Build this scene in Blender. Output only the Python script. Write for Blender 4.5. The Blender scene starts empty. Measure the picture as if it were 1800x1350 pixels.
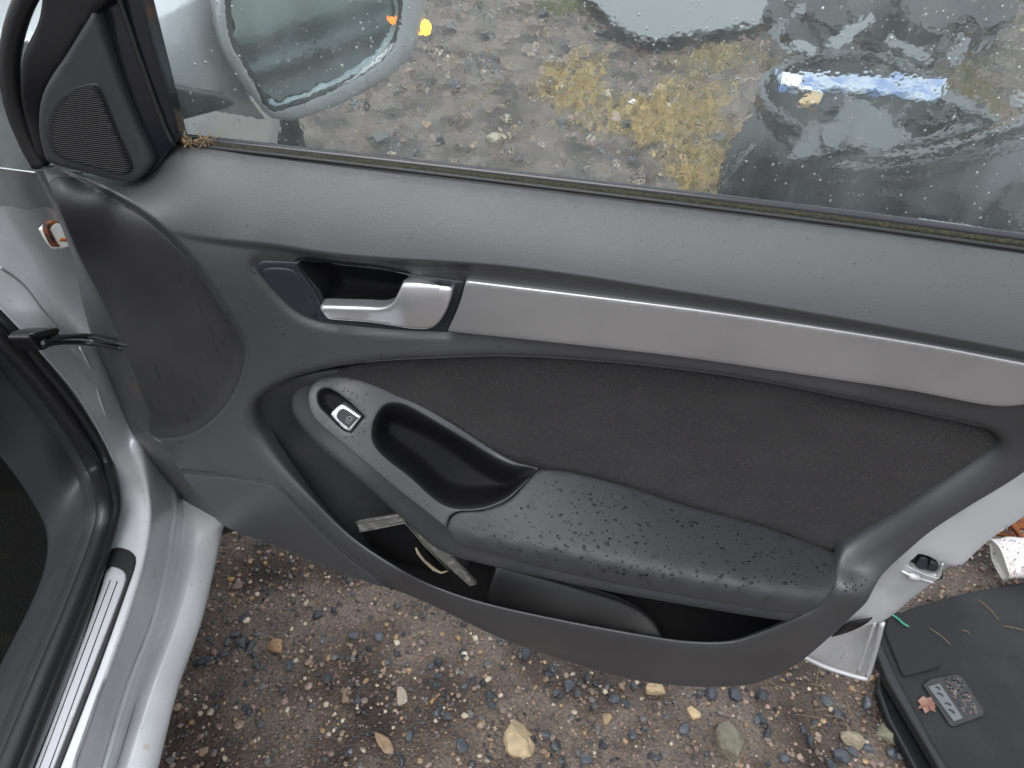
import bpy, math, random
import numpy as np
from mathutils import Matrix, Vector
from mathutils.geometry import delaunay_2d_cdt

random.seed(7); rng = np.random.default_rng(7)
scene = bpy.context.scene

# ------------------------------------------------------------------ camera, world, light
F = 1300.0                                   # focal length in photo pixels (1800 wide)
CX, CY = 900.0, 675.0
AX = np.array([.985, .145, -.092]); AX /= np.linalg.norm(AX)      # world axes written in (right, down, forward)
AZ = np.array([.050, -.755, -.654]); AZ -= AX*np.dot(AX, AZ); AZ /= np.linalg.norm(AZ)
AY = np.cross(AZ, AX)
CAM = np.array([0.0, -.64, 1.244])
cd = bpy.data.cameras.new('camera'); cam = bpy.data.objects.new('camera', cd); scene.collection.objects.link(cam)
right = Vector((AX[0], AY[0], AZ[0])); down = Vector((AX[1], AY[1], AZ[1])); fwd = Vector((AX[2], AY[2], AZ[2]))
m = Matrix((right, -down, -fwd)).transposed().to_4x4(); m.translation = Vector(CAM)
cam.matrix_world = m
cd.sensor_width = 36; cd.lens = 36*F/1800; cd.clip_start = .02; cd.clip_end = 3000
cd.dof.use_dof = True; cd.dof.focus_distance = .80; cd.dof.aperture_fstop = 9.0
scene.camera = cam

w = bpy.data.worlds.new('World'); scene.world = w; w.use_nodes = True
nt = w.node_tree; nt.nodes.clear()
sky = nt.nodes.new('ShaderNodeTexSky'); sky.sky_type = 'NISHITA'; sky.sun_disc = False
SUN_EL, SUN_ROT = math.radians(58), math.radians(200)
sky.sun_elevation = SUN_EL; sky.sun_rotation = SUN_ROT
sky.dust_density = 3; sky.air_density = 1.0
cloud = nt.nodes.new('ShaderNodeMix'); cloud.data_type = 'RGBA'; cloud.inputs['Factor'].default_value = .78
nt.links.new(sky.outputs[0], cloud.inputs['A']); cloud.inputs['B'].default_value = (9.15, 9.5, 9.95, 1)
# overcast deck: brighter overhead than at the horizon, all the way round
tcw = nt.nodes.new('ShaderNodeTexCoord'); sxw = nt.nodes.new('ShaderNodeSeparateXYZ'); nt.links.new(tcw.outputs['Generated'], sxw.inputs[0])
mrw = nt.nodes.new('ShaderNodeMapRange'); mrw.inputs['To Min'].default_value = .50; mrw.inputs['To Max'].default_value = 1.45
nt.links.new(sxw.outputs['Z'], mrw.inputs['Value'])
deck = nt.nodes.new('ShaderNodeVectorMath'); deck.operation = 'SCALE'; nt.links.new(mrw.outputs[0], deck.inputs['Scale'])
bg = nt.nodes.new('ShaderNodeBackground'); bg.inputs['Strength'].default_value = .13
wo = nt.nodes.new('ShaderNodeOutputWorld')
nt.links.new(cloud.outputs['Result'], deck.inputs[0]); nt.links.new(deck.outputs[0], bg.inputs['Color']); nt.links.new(bg.outputs[0], wo.inputs[0])
sl = bpy.data.lights.new('sun', 'SUN'); sl.energy = 1.0; sl.angle = math.radians(35); sl.color = (1, .985, .96)
so = bpy.data.objects.new('sun', sl); scene.collection.objects.link(so)
sd = Vector((math.sin(SUN_ROT)*math.cos(SUN_EL), math.cos(SUN_ROT)*math.cos(SUN_EL), math.sin(SUN_EL)))
so.rotation_euler = sd.to_track_quat('Z', 'Y').to_euler(); so.location = (0, 0, 6)
vs = scene.view_settings; vs.view_transform = 'Standard'; vs.look = 'None'; vs.gamma = 1; vs.exposure = .52
vs.use_curve_mapping = False

# ------------------------------------------------------------------ materials
def mat(name, base, rough=.5, metal=0, spec=.5, coat=0, trans=0, ior=1.45, emis=None, estr=0,
        bump=(), mottle=None, streak=None, alpha=1):
    """bump: list of (kind, scale, strength, distance); mottle: (colour, scale, low, high)"""
    M = bpy.data.materials.new(name); M.use_nodes = True; n = M.node_tree; L = n.links
    b = n.nodes['Principled BSDF']
    b.inputs['Base Color'].default_value = (*base, 1); b.inputs['Roughness'].default_value = rough
    b.inputs['Metallic'].default_value = metal; b.inputs['Specular IOR Level'].default_value = spec
    b.inputs['Coat Weight'].default_value = coat; b.inputs['Coat Roughness'].default_value = .12
    b.inputs['Transmission Weight'].default_value = trans; b.inputs['IOR'].default_value = ior
    if emis: b.inputs['Emission Color'].default_value = (*emis, 1); b.inputs['Emission Strength'].default_value = estr
    tc = n.nodes.new('ShaderNodeTexCoord')
    def tex(kind, scale):
        sc = scale if isinstance(scale, (tuple, list)) else (scale,)*3
        mp = n.nodes.new('ShaderNodeMapping'); mp.inputs['Scale'].default_value = sc
        L.new(tc.outputs['Object'], mp.inputs[0])
        if kind == 'noise':
            t = n.nodes.new('ShaderNodeTexNoise'); t.inputs['Scale'].default_value = 1; t.inputs['Detail'].default_value = 5
            o = t.outputs['Fac']
        elif kind == 'soft':
            t = n.nodes.new('ShaderNodeTexNoise'); t.inputs['Scale'].default_value = 1; t.inputs['Detail'].default_value = 1
            o = t.outputs['Fac']
        elif kind == 'cell':
            t = n.nodes.new('ShaderNodeTexVoronoi'); t.inputs['Scale'].default_value = 1; o = t.outputs['Distance']
        elif kind == 'weave':
            t = n.nodes.new('ShaderNodeTexWave'); t.inputs['Scale'].default_value = 1; t.bands_direction = 'DIAGONAL'
            t.inputs['Distortion'].default_value = .3; o = t.outputs['Fac']
        L.new(mp.outputs[0], t.inputs['Vector']); return o
    prev = None
    for kind, scale, st, dist in bump:
        bp = n.nodes.new('ShaderNodeBump'); bp.inputs['Strength'].default_value = st; bp.inputs['Distance'].default_value = dist
        L.new(tex(kind, scale), bp.inputs['Height'])
        if prev: L.new(prev.outputs[0], bp.inputs['Normal'])
        prev = bp
    if prev: L.new(prev.outputs[0], b.inputs['Normal'])
    last = None
    for mm in (mottle or []):
        col, scale, lo, hi = mm
        r = n.nodes.new('ShaderNodeMapRange'); r.inputs['From Min'].default_value = lo; r.inputs['From Max'].default_value = hi
        L.new(tex('noise', scale), r.inputs['Value'])
        mx = n.nodes.new('ShaderNodeMix'); mx.data_type = 'RGBA'
        L.new(r.outputs[0], mx.inputs['Factor'])
        if last: L.new(last.outputs['Result'], mx.inputs['A'])
        else: mx.inputs['A'].default_value = (*base, 1)
        mx.inputs['B'].default_value = (*col, 1); last = mx
    if last: L.new(last.outputs['Result'], b.inputs['Base Color'])
    return M

def attr_mat(name, rough, bump, spec=.5):
    M = mat(name, (.1, .1, .1), rough, spec=spec, bump=bump); n = M.node_tree
    a = n.nodes.new('ShaderNodeAttribute'); a.attribute_name = 'col'
    n.links.new(a.outputs['Color'], n.nodes['Principled BSDF'].inputs['Base Color']); return M

M = {}
grain = [('cell', (1000, 1000, 1200), .38, .0005)]
M['trim'] = mat('grained_grey_plastic', (.045, .0465, .0495), .42, spec=.85, bump=grain, mottle=[((.039, .040, .043), 9, .45, .6), ((.018, .018, .019), (300, 300, 60), .70, .73)])
M['trim_low'] = mat('grey_plastic', (.029, .030, .033), .50, spec=.5, bump=[('cell', 900, .12, .0004)], mottle=[((.036, .036, .038), 14, .5, .62)])
M['kick'] = mat('streaked_plastic', (.027, .027, .029), .50, spec=.5, bump=[('cell', 900, .12, .0004)], mottle=[((.030, .030, .032), 14, .5, .62), ((.012, .012, .013), (260, 260, 24), .66, .70)])
M['arm'] = mat('padded_vinyl', (.034, .035, .038), .46, spec=.5, bump=[('cell', (1000, 1000, 1100), .40, .0006)], mottle=[((.024, .024, .026), 60, .62, .70)])
M['smooth'] = mat('satin_grey_plastic', (.054, .055, .058), .42, spec=.5, bump=[('noise', 900, .05, .0003)])
M['black'] = mat('black_plastic', (.012, .012, .013), .38, spec=.4, bump=[('noise', 600, .08, .0004)])
M['cavity'] = mat('shaded_recess_plastic', (.008, .008, .009), .6, spec=.15, bump=[('noise', 120, .1, .001)])  # near-black base puts the shade of pocket, handle and switch recesses into the colour
M['gloss'] = mat('gloss_black', (.010, .011, .016), .16, spec=.5, coat=.3)
M['bezel'] = mat('dark_bezel', (.022, .024, .030), .36, spec=.5)
M['rubber'] = mat('rubber', (.016, .016, .017), .38, spec=.5, bump=[('noise', 300, .1, .0006)])
M['cloth'] = mat('woven_cloth', (.036, .035, .036), .85, spec=.2, bump=[('cell', (700, 500, 900), .8, .0012)],
                 mottle=[((.042, .041, .042), 18, .45, .65), ((.080, .070, .069), (620, 600, 900), .52, .68)])
M['satin'] = mat('satin_metal', (.78, .79, .82), .28, metal=.85, bump=[('noise', 1500, .03, .0002)])
M['strip'] = mat('brushed_metal', (.47, .475, .485), .36, metal=.8, bump=[('noise', (20, 20, 3000), .06, .0002)], mottle=[((.43, .435, .445), 12, .45, .6)])
M['paint'] = mat('silver_paint', (.50, .51, .525), .34, metal=.40, coat=.6, bump=[('soft', 8, .08, .01)], mottle=[((.56, .565, .57), 14, .45, .65), ((.42, .34, .24), 26, .70, .80), ((.34, .33, .31), (160, 160, 40), .66, .74)])
M['paint_flat'] = mat('silver_inner_paint', (.50, .51, .53), .42, metal=.3, coat=.3, bump=[('soft', 12, .1, .006)], mottle=[((.37, .375, .38), 11, .45, .65)])
M['shell_edge'] = mat('shaded_dirty_silver', (.055, .056, .060), .5, metal=.2, bump=[('soft', 12, .2, .006)], mottle=[((.085, .075, .06), 30, .55, .68)])  # silver darkened to carry the shade of the door gap, plus brown dirt
M['plate'] = mat('brushed_sill_plate', (.46, .46, .48), .42, metal=.35, bump=[('noise', 700, .3, .0005)])
M['carpet'] = mat('black_carpet', (.006, .006, .006), .95, spec=.1, bump=[('noise', 260, 1, .004)], mottle=[((.014, .012, .008), 9, .5, .7)])
M['water'] = mat('water', (1, 1, 1), .0, trans=1, ior=1.33)
M['bead'] = mat('water_on_dark', (.008, .008, .009), .04, spec=.45, coat=.0)
M['glass'] = mat('wet_window_glass', (.90, .965, .95), .0, trans=1, ior=1.42,
                 bump=[('soft', 60, .04, .004), ('soft', 190, .05, .0012)])
M['mirror'] = mat('mirror', (.50, .60, .61), .12, metal=1, bump=[('soft', 22, .10, .003), ('soft', 160, .06, .001)])
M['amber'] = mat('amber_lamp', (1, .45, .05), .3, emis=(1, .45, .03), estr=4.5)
M['amberdim'] = mat('amber_reflection', (1, .3, .03), .3, emis=(1, .22, .02), estr=1.2)  # glows in place of the turn signal's reflection in the mirror glass
M['stone'] = attr_mat('wet_stone', .34, [('noise', 420, .5, .0012)])
M['rock'] = attr_mat('rough_stone', .55, [('noise', 160, .8, .003)])
M['moss'] = attr_mat('moss', .8, [('noise', 300, .5, .002)])
M['liner'] = mat('felt_liner', (.020, .020, .022), .85, spec=.25, bump=[('noise', 500, .6, .0012), ('soft', 14, .2, .01)], mottle=[((.030, .030, .032), 7, .42, .62), ((.06, .055, .05), 240, .68, .74)])
M['liner_edge'] = mat('felt_liner_edge', (.014, .014, .015), .6, bump=[('noise', 300, .3, .001)])
M['bumper'] = mat('black_bumper_plastic', (.010, .011, .012), .26, spec=.4, bump=[('soft', 25, .12, .01)], mottle=[((.05, .05, .05), 11, .58, .7)])
M['greyplastic'] = mat('wet_grey_plastic', (.036, .042, .044), .28, spec=.5, bump=[('soft', 30, .15, .01)])
M['heap'] = mat('dull_black_plastic', (.010, .010, .011), .45, spec=.3, bump=[('noise', 14, .3, .02)], mottle=[((.04, .035, .03), 9, .58, .66)])
M['panelgrey'] = mat('grey_painted_panel', (.085, .095, .097), .42, metal=.0, coat=.4, bump=[('soft', 10, .1, .01)])
M['blue'] = mat('blue_wrap', (.10, .17, .36), .35, spec=.5, mottle=[((.34, .40, .47), 14, .40, .54)])
M['white'] = mat('white_plastic', (.72, .72, .68), .45, mottle=[((.5, .47, .38), 22, .56, .7)])
M['print'] = mat('printed_paper', (.68, .64, .62), .5, mottle=[((.28, .20, .20), 190, .58, .62)])
M['tan'] = mat('tan_plastic', (.50, .33, .13), .4, mottle=[((.62, .52, .38), 40, .5, .6)])
M['rust'] = mat('rusty_metal', (.22, .07, .02), .8, mottle=[((.04, .02, .015), 40, .45, .6)], bump=[('noise', 90, .6, .003)])
M['leaf'] = mat('brown_leaf', (.20, .10, .075), .55, bump=[('noise', 90, .6, .003)], mottle=[((.30, .18, .14), 70, .45, .6)])
M['redprint'] = mat('red_print', (.55, .04, .10), .5)
M['straw'] = mat('straw', (.20, .14, .075), .7)
M['green'] = mat('green_cord', (.03, .30, .17), .5)
M['foam'] = mat('torn_foam', (.03, .028, .025), .9, bump=[('cell', 300, 1, .004)], mottle=[((.16, .14, .12), 160, .56, .64)])
M['clear'] = mat('broken_clear_plastic', (.11, .11, .105), .22, spec=.7, bump=[('noise', (60, 60, 400), .3, .002)], mottle=[((.20, .19, .17), 90, .5, .65)])
M['foamtan'] = mat('yellowed_foam', (.28, .235, .17), .9, bump=[('noise', 400, .8, .002)])
M['tyre'] = mat('tyre_rubber', (.018, .018, .018), .6, bump=[('noise', 80, .3, .003)])
M['dirt'] = mat('mossy_dirt', (.045, .042, .018), .8, bump=[('noise', 300, .8, .002)], mottle=[((.018, .017, .012), 400, .35, .6)])
M['icon'] = mat('white_print', (.62, .62, .62), .5)
M['bolt'] = mat('dark_steel', (.07, .07, .07), .4, metal=.8)
M['orange'] = mat('orange_mark', (.55, .16, .03), .5)

def mist(mt):
    n = mt.node_tree; L = n.links; out = n.nodes['Material Output']; b = n.nodes['Principled BSDF']
    d = n.nodes.new('ShaderNodeBsdfTranslucent'); d.inputs[0].default_value = (.78, .84, .83, 1)
    tc = n.nodes.new('ShaderNodeTexCoord'); mp = n.nodes.new('ShaderNodeMapping'); mp.inputs['Scale'].default_value = (26, 8, 5); L.new(tc.outputs['Object'], mp.inputs[0])
    t = n.nodes.new('ShaderNodeTexNoise'); t.inputs['Scale'].default_value = 1; t.inputs['Detail'].default_value = 6; L.new(mp.outputs[0], t.inputs['Vector'])
    r = n.nodes.new('ShaderNodeMapRange'); r.inputs['From Min'].default_value = .3; r.inputs['From Max'].default_value = .75; r.inputs['To Min'].default_value = .03; r.inputs['To Max'].default_value = .12
    L.new(t.outputs['Fac'], r.inputs['Value']); mx = n.nodes.new('ShaderNodeMixShader'); L.new(r.outputs[0], mx.inputs[0]); L.new(b.outputs[0], mx.inputs[1]); L.new(d.outputs[0], mx.inputs[2]); L.new(mx.outputs[0], out.inputs['Surface'])
mist(M['glass'])
# ground
def ground_mat():
    G = mat('wet_gravel_soil', (.085, .062, .050), .5, spec=.5,
            bump=[('noise', 22, .5, .02), ('noise', 130, .8, .006), ('cell', 260, .5, .003)])
    n = G.node_tree; L = n.links; b = n.nodes['Principled BSDF']; tc = n.nodes.new('ShaderNodeTexCoord')
    def noise(sc, det=6):
        t = n.nodes.new('ShaderNodeTexNoise'); t.inputs['Scale'].default_value = sc; t.inputs['Detail'].default_value = det
        L.new(tc.outputs['Object'], t.inputs['Vector']); return t.outputs['Fac']
    def ramp(src, stops):
        r = n.nodes.new('ShaderNodeValToRGB'); e = r.color_ramp.elements
        while len(e) > 1: e.remove(e[-1])
        e[0].position = stops[0][0]; e[0].color = (*stops[0][1], 1)
        for p, c in stops[1:]:
            q = e.new(p); q.color = (*c, 1)
        L.new(src, r.inputs[0]); return r.outputs[0]
    c1 = ramp(noise(5), [(.36, (.018, .010, .006)), (.46, (.060, .042, .031)), (.58, (.130, .102, .084)), (.70, (.085, .066, .053))])
    c2 = ramp(noise(230, 3), [(.35, (.25, .25, .25)), (.5, (.5, .5, .5)), (.62, (.62, .6, .56)), (.72, (1.0, .92, .8))])
    mx = n.nodes.new('ShaderNodeMix'); mx.data_type = 'RGBA'; mx.blend_type = 'OVERLAY'; mx.inputs['Factor'].default_value = .85
    L.new(c1, mx.inputs['A']); L.new(c2, mx.inputs['B'])
    L.new(mx.outputs['Result'], b.inputs['Base Color'])
    rr = n.nodes.new('ShaderNodeMapRange'); rr.inputs['From Min'].default_value = .35; rr.inputs['From Max'].default_value = .6
    rr.inputs['To Min'].default_value = .22; rr.inputs['To Max'].default_value = .65
    L.new(noise(4), rr.inputs['Value']); L.new(rr.outputs[0], b.inputs['Roughness'])
    return G
M['ground'] = ground_mat()

# ------------------------------------------------------------------ object helpers
def link(o, parent=None):
    scene.collection.objects.link(o)
    if parent is not None: o.parent = parent
    return o
def thing(name, label, cat, loc=(0, 0, 0), group=None):
    o = bpy.data.objects.new(name, None); o.location = loc; o.empty_display_size = .1
    o['label'] = label; o['category'] = cat
    if group: o['group'] = group
    return link(o)
def tag(o, label, cat, group=None):
    o['label'] = label; o['category'] = cat
    if group: o['group'] = group
    return o
def world_loc(o):
    v = Vector((0, 0, 0))
    while o is not None: v += o.location; o = o.parent
    return v
def mesh_obj(name, V, Fc, mt, parent=None, smooth=True, col=None):
    """V in world coordinates; object sits so that its local axes equal the world's."""
    V = np.asarray(V, float)
    me = bpy.data.meshes.new(name); me.from_pydata(V.tolist(), [], [tuple(int(i) for i in f) for f in Fc])
    me.materials.append(mt)
    if smooth: me.polygons.foreach_set('use_smooth', [True]*len(me.polygons))
    if col is not None:
        a = me.color_attributes.new('col', 'FLOAT_COLOR', 'POINT')
        a.data.foreach_set('color', np.hstack([col, np.ones((len(col), 1))]).astype(np.float32).ravel())
    me.update()
    o = bpy.data.objects.new(name, me); link(o, parent)
    if parent is not None: o.location = -world_loc(parent)
    return o
def fast_mesh(name, V, T, mt, parent=None, col=None, smooth=False):
    me = bpy.data.meshes.new(name); V = np.asarray(V, np.float32); T = np.asarray(T, np.int32)
    me.vertices.add(len(V)); me.vertices.foreach_set('co', V.ravel())
    me.loops.add(T.size); me.loops.foreach_set('vertex_index', T.ravel())
    me.polygons.add(len(T)); me.polygons.foreach_set('loop_start', np.arange(0, T.size, T.shape[1], dtype=np.int32))
    me.polygons.foreach_set('use_smooth', np.full(len(T), smooth))
    me.materials.append(mt)
    if col is not None:
        a = me.color_attributes.new('col', 'FLOAT_COLOR', 'POINT')
        a.data.foreach_set('color', np.hstack([col, np.ones((len(col), 1))]).astype(np.float32).ravel())
    me.update(calc_edges=True); me.validate()
    o = bpy.data.objects.new(name, me); link(o, parent)
    if parent is not None: o.location = -world_loc(parent)
    return o
def merge(parts):
    V = []; Fc = []; k = 0
    for v, f in parts:
        V += [tuple(p) for p in v]; Fc += [tuple(i+k for i in q) for q in f]; k += len(v)
    return V, Fc

# ------------------------------------------------------------------ measured points: sight line meets a real plane of the place
NL = np.array([.967, .255, 0.]); NL /= np.linalg.norm(NL)        # outward normal of the car's side
LF = np.array([-NL[1], NL[0], 0.])                               # the car's forward direction
def dirs(u, v):
    u = np.asarray(u, float)-CX; v = np.asarray(v, float)-CY
    return np.stack([(AX[0]*u+AX[1]*v)/F+AX[2], (AY[0]*u+AY[1]*v)/F+AY[2], (AZ[0]*u+AZ[1]*v)/F+AZ[2]], -1)
def depth_of(u, v, kind, val):
    D = dirs(u, v)
    if kind == 'p': return (-np.asarray(val)-CAM[1])/D[..., 1]
    if kind == 'z': return (np.asarray(val)-CAM[2])/D[..., 2]
    if kind == 'n': return (np.asarray(val)-NL@CAM)/(D@NL)
    if kind == 'pl': return np.dot(np.asarray(val[0])-CAM, val[1])/(D@np.asarray(val[1]))
    if kind == 'd': return np.asarray(val)+0*D[..., 0]
def P(u, v, kind, val):
    t = depth_of(u, v, kind, val); return CAM+dirs(u, v)*np.asarray(t)[..., None]
class TPS:
    def __init__(s, pts, reg=1e-6):
        a = np.array(pts, float); s.x = a[:, :2]/500; y = a[:, 2]; n = len(a)
        K = s.k(np.linalg.norm(s.x[:, None]-s.x[None], axis=2))+reg*np.eye(n)
        Pm = np.hstack([np.ones((n, 1)), s.x]); A = np.zeros((n+3, n+3)); A[:n, :n] = K; A[:n, n:] = Pm; A[n:, :n] = Pm.T
        s.w = np.linalg.solve(A, np.concatenate([y, np.zeros(3)]))
    def k(s, r): return np.where(r > 1e-9, r*r*np.log(r+1e-12), 0)
    def __call__(s, u, v):
        q = np.stack([np.asarray(u, float), np.asarray(v, float)], -1)/500; sh = q.shape[:-1]; q = q.reshape(-1, 2)
        out = np.zeros(len(q)); n = len(s.x)
        for i in range(0, len(q), 20000):
            qq = q[i:i+20000]; r = np.linalg.norm(qq[:, None]-s.x[None], axis=2)
            out[i:i+20000] = s.k(r)@s.w[:n]+s.w[n]+qq@s.w[n+1:]
        return out.reshape(sh)
def door_surf(ctrl, extra=None):
    t = TPS(ctrl, 1e-4)
    def f(u, v):
        p = t(u, v)
        if extra: p = p+extra(np.asarray(u, float), np.asarray(v, float))
        return P(u, v, 'p', p)
    return f
def mixed_surf(ctrl):
    """controls (u, v, kind, value); inverse depth is interpolated, so planes stay planes"""
    t = TPS([(c[0], c[1], 1/float(depth_of(c[0], c[1], c[2], c[3]))) for c in ctrl], 1e-5)
    def f(u, v): return CAM+dirs(u, v)*(1/t(u, v))[..., None]
    return f
def shifted(f, off):
    def g(u, v):
        u = np.asarray(u, float); v = np.asarray(v, float)
        return f(u, v)+normals(f, u, v)*off
    return g
def normals(f, u, v, e=2.0):
    a = f(u+e, v)-f(u-e, v); b = f(u, v+e)-f(u, v-e); n = np.cross(a, b)
    n /= np.linalg.norm(n, axis=-1, keepdims=True)+1e-12
    s = np.sign(np.sum(n*(CAM-f(u, v)), -1, keepdims=True)); return n*s

# 2-D tools
def smooth_poly(pts, step=6, closed=True, tens=.5):
    """Catmull-Rom; a point given as (u, v, 's') is a sharp corner."""
    n = len(pts); out = []
    rngn = n if closed else n-1
    sharp = [len(p) > 2 for p in pts]; q = np.array([p[:2] for p in pts], float)
    for i in range(rngn):
        p1 = q[i]; p2 = q[(i+1) % n]
        p0 = q[i-1] if (closed or i > 0) else p1; p3 = q[(i+2) % n] if (closed or i+2 < n) else p2
        L = np.linalg.norm(p2-p1)
        m1 = (p2-p0)/ (np.linalg.norm(p1-p0)+L+1e-9)*L if not sharp[i] else (p2-p1)
        m2 = (p3-p1)/ (np.linalg.norm(p3-p2)+L+1e-9)*L if not sharp[(i+1) % n] else (p2-p1)
        k = max(1, int(round(L/step)))
        for j in range(k):
            t = j/k; h = (2*t**3-3*t*t+1, t**3-2*t*t+t, -2*t**3+3*t*t, t**3-t*t)
            out.append(h[0]*p1+h[1]*m1+h[2]*p2+h[3]*m2)
    if not closed: out.append(q[-1])
    return np.array(out)
def inside(pts, poly):
    x, y = pts[:, 0], pts[:, 1]; r = np.zeros(len(pts), bool); n = len(poly)
    for i in range(n):
        x1, y1 = poly[i]; x2, y2 = poly[(i+1) % n]
        if y1 == y2: continue
        c = ((y1 > y) != (y2 > y)) & (x < (x2-x1)*(y-y1)/(y2-y1)+x1); r ^= c
    return r
def dist(pts, poly, closed=True, signed=False):
    a = poly; b = np.roll(poly, -1, 0)
    if not closed: a = poly[:-1]; b = poly[1:]
    out = np.empty(len(pts)); ab = b-a; L2 = (ab**2).sum(1)+1e-12
    for i in range(0, len(pts), 8000):
        p = pts[i:i+8000]; ap = p[:, None]-a[None]
        t = np.clip((ap*ab).sum(2)/L2, 0, 1); d = ap-t[..., None]*ab; dd = (d**2).sum(2); j = dd.argmin(1)
        r = np.sqrt(dd[np.arange(len(p)), j])
        if signed:
            s = np.sign(ab[j, 0]*ap[np.arange(len(p)), j, 1]-ab[j, 1]*ap[np.arange(len(p)), j, 0]); r = r*s
        out[i:i+8000] = r
    return out
def sstep(x): x = np.clip(x, 0, 1); return x*x*(3-2*x)
def uvd(fn):
    """wrap a function of an (N,2) array so that it takes u, v of any shape"""
    def g(u, v):
        u, v = np.broadcast_arrays(u, v); return fn(np.stack([u.ravel(), v.ravel()], 1)).reshape(u.shape)
    return g

def patch(name, outline, f, mt, parent=None, step=7, roll=None, thick=.004, holes=(), closed_smooth=True, back=None,
          hole_roll=None, bowl=None, hole_thick=None, hole_dir=None, refine=()):
    """A solid panel: outline and holes, surface f, rolled edges (px, metres), returned edge of given thickness.
       bowl = (width px, depth m): sinks the inside of the outline."""
    o = smooth_poly(outline, step) if closed_smooth else np.array(outline, float)
    hs = [smooth_poly(h, step) for h in holes]
    lo = o.min(0); hi = o.max(0)
    gx, gy = np.meshgrid(np.arange(lo[0], hi[0]+step, step), np.arange(lo[1], hi[1]+step, step))
    gx = gx+((np.arange(gx.shape[0]) % 2)*step*.5)[:, None]
    g = np.stack([gx.ravel(), gy.ravel()], 1); ok = inside(g, o)
    for h in hs: ok &= ~inside(g, h)
    g = g[ok]
    loops = [o]+hs
    def dall(p): return np.min([dist(p, l) for l in loops], 0)
    rp = roll[0] if roll else 0; hps = [q[0] for q in hole_roll] if isinstance(hole_roll, list) else [hole_roll[0] if hole_roll else rp]*len(hs); hp = max(hps+[0])
    rings = []
    for li, l in enumerate(loops):
        r = rp if li == 0 else hps[li-1]
        if bowl: r = max(r, bowl[0]*.5)
        if r <= 0: continue
        nx = np.roll(l, -1, 0)-np.roll(l, 1, 0); nn = np.stack([-nx[:, 1], nx[:, 0]], 1); nn /= np.linalg.norm(nn, axis=1, keepdims=True)+1e-9
        for fr in (.07, .2, .4, .7):
            for sg in (1, -1):
                c = l+nn*sg*r*fr; k = inside(c, o)
                for h in hs: k &= ~inside(c, h)
                c = c[k]
                if len(c): c = c[dist(c, l) > r*fr*.93]; rings.append(c)
    d = dall(g); mr = max(rp, hp, bowl[0]*.5 if bowl else 0)*.72
    g = g[d > max(step*.45, mr+step*.35)] if mr else g[d > step*.5]
    if rings:
        R = np.vstack(rings); R = R[dall(R) > .3]; g = np.vstack([g, R])
    for ln, offs, cl in refine:                                        # extra rows of points along sharp relief
        l = np.array(ln); nx = np.gradient(l, axis=0); nn = np.stack([-nx[:, 1], nx[:, 0]], 1); nn /= np.linalg.norm(nn, axis=1, keepdims=True)+1e-9
        c = np.vstack([l+nn*q for q in offs]); ok = inside(c, o)
        for h in hs: ok &= ~inside(c, h)
        c = c[ok]; c = c[dall(c) > 2.5]; g = g[dist(g, l, False) > max(np.abs(offs))+2.5]; g = np.vstack([g, c])
    pts = np.vstack(loops+[g]); edges = []; k = 0; bl = []
    for l in loops:
        n = len(l); idx = list(range(k, k+n)); bl.append(idx); edges += [(idx[i], idx[(i+1) % n]) for i in range(n)]; k += n
    vo, eo, fo, ov, _, _ = delaunay_2d_cdt([Vector(p) for p in pts], edges, [], 0, 1e-4)
    v2 = np.array([tuple(p) for p in vo]); tri = np.array([t for t in fo if len(t) == 3])
    ce = v2[tri].mean(1); ok = inside(ce, o)
    for h in hs: ok &= ~inside(ce, h)
    tri = tri[ok]
    mp = {}
    for new, olds in enumerate(ov):
        for q in olds: mp[q] = new
    X = f(v2[:, 0], v2[:, 1]); N = normals(f, v2[:, 0], v2[:, 1])
    def rollby(D, r, dep): q = np.clip(1-D/r, 0, 1); return dep*(1-np.sqrt(np.clip(1-q*q, 0, 1)))
    if bowl:
        D = dist(v2, o); X = X-N*(bowl[1]*sstep(D/bowl[0]))[:, None]
    if roll: X = X-N*rollby(dist(v2, o), roll[0], roll[1])[:, None]
    if hs and (hole_roll or roll):
        ND = hole_dir(v2) if hole_dir else -N
        for hi_, h in enumerate(hs):
            hr = hole_roll[hi_] if isinstance(hole_roll, list) else (hole_roll or roll)
            X = X+ND*rollby(dist(v2, h), hr[0], hr[1])[:, None]
    # wind faces towards the viewer
    fn = np.cross(X[tri[:, 1]]-X[tri[:, 0]], X[tri[:, 2]]-X[tri[:, 0]])
    flip = (fn*(CAM-X[tri[:, 0]])).sum(1) < 0; tri[flip] = tri[flip][:, ::-1]
    V = [X]; T = [tuple(t) for t in tri]; k = len(X)
    area2 = lambda l: .5*np.sum(l[:, 0]*np.roll(l[:, 1], -1)-np.roll(l[:, 0], -1)*l[:, 1])
    for li, idx in enumerate(bl):
        th = thick if li == 0 else (hole_thick if hole_thick is not None else thick)
        if not th: continue
        ids = [mp.get(i, i) for i in idx]; B = -N[ids] if back is None else np.tile(np.array(back, float), (len(ids), 1))
        if li > 0 and hole_dir: B = hole_dir(v2[ids])
        for fr in (.35, 1.0):
            V.append(X[ids]+B*th*fr)
        n = len(ids); rows = [ids, list(range(k, k+n)), list(range(k+n, k+2*n))]; k += 2*n
        ccw = area2(loops[li]) > 0
        if li > 0: ccw = not ccw
        for a, b in ((rows[0], rows[1]), (rows[1], rows[2])):
            for i in range(n):
                j = (i+1) % n; q = (a[i], a[j], b[j], b[i])
                T.append(q if ccw else q[::-1])
    return mesh_obj(name, np.vstack(V), T, mt, parent)

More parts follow.
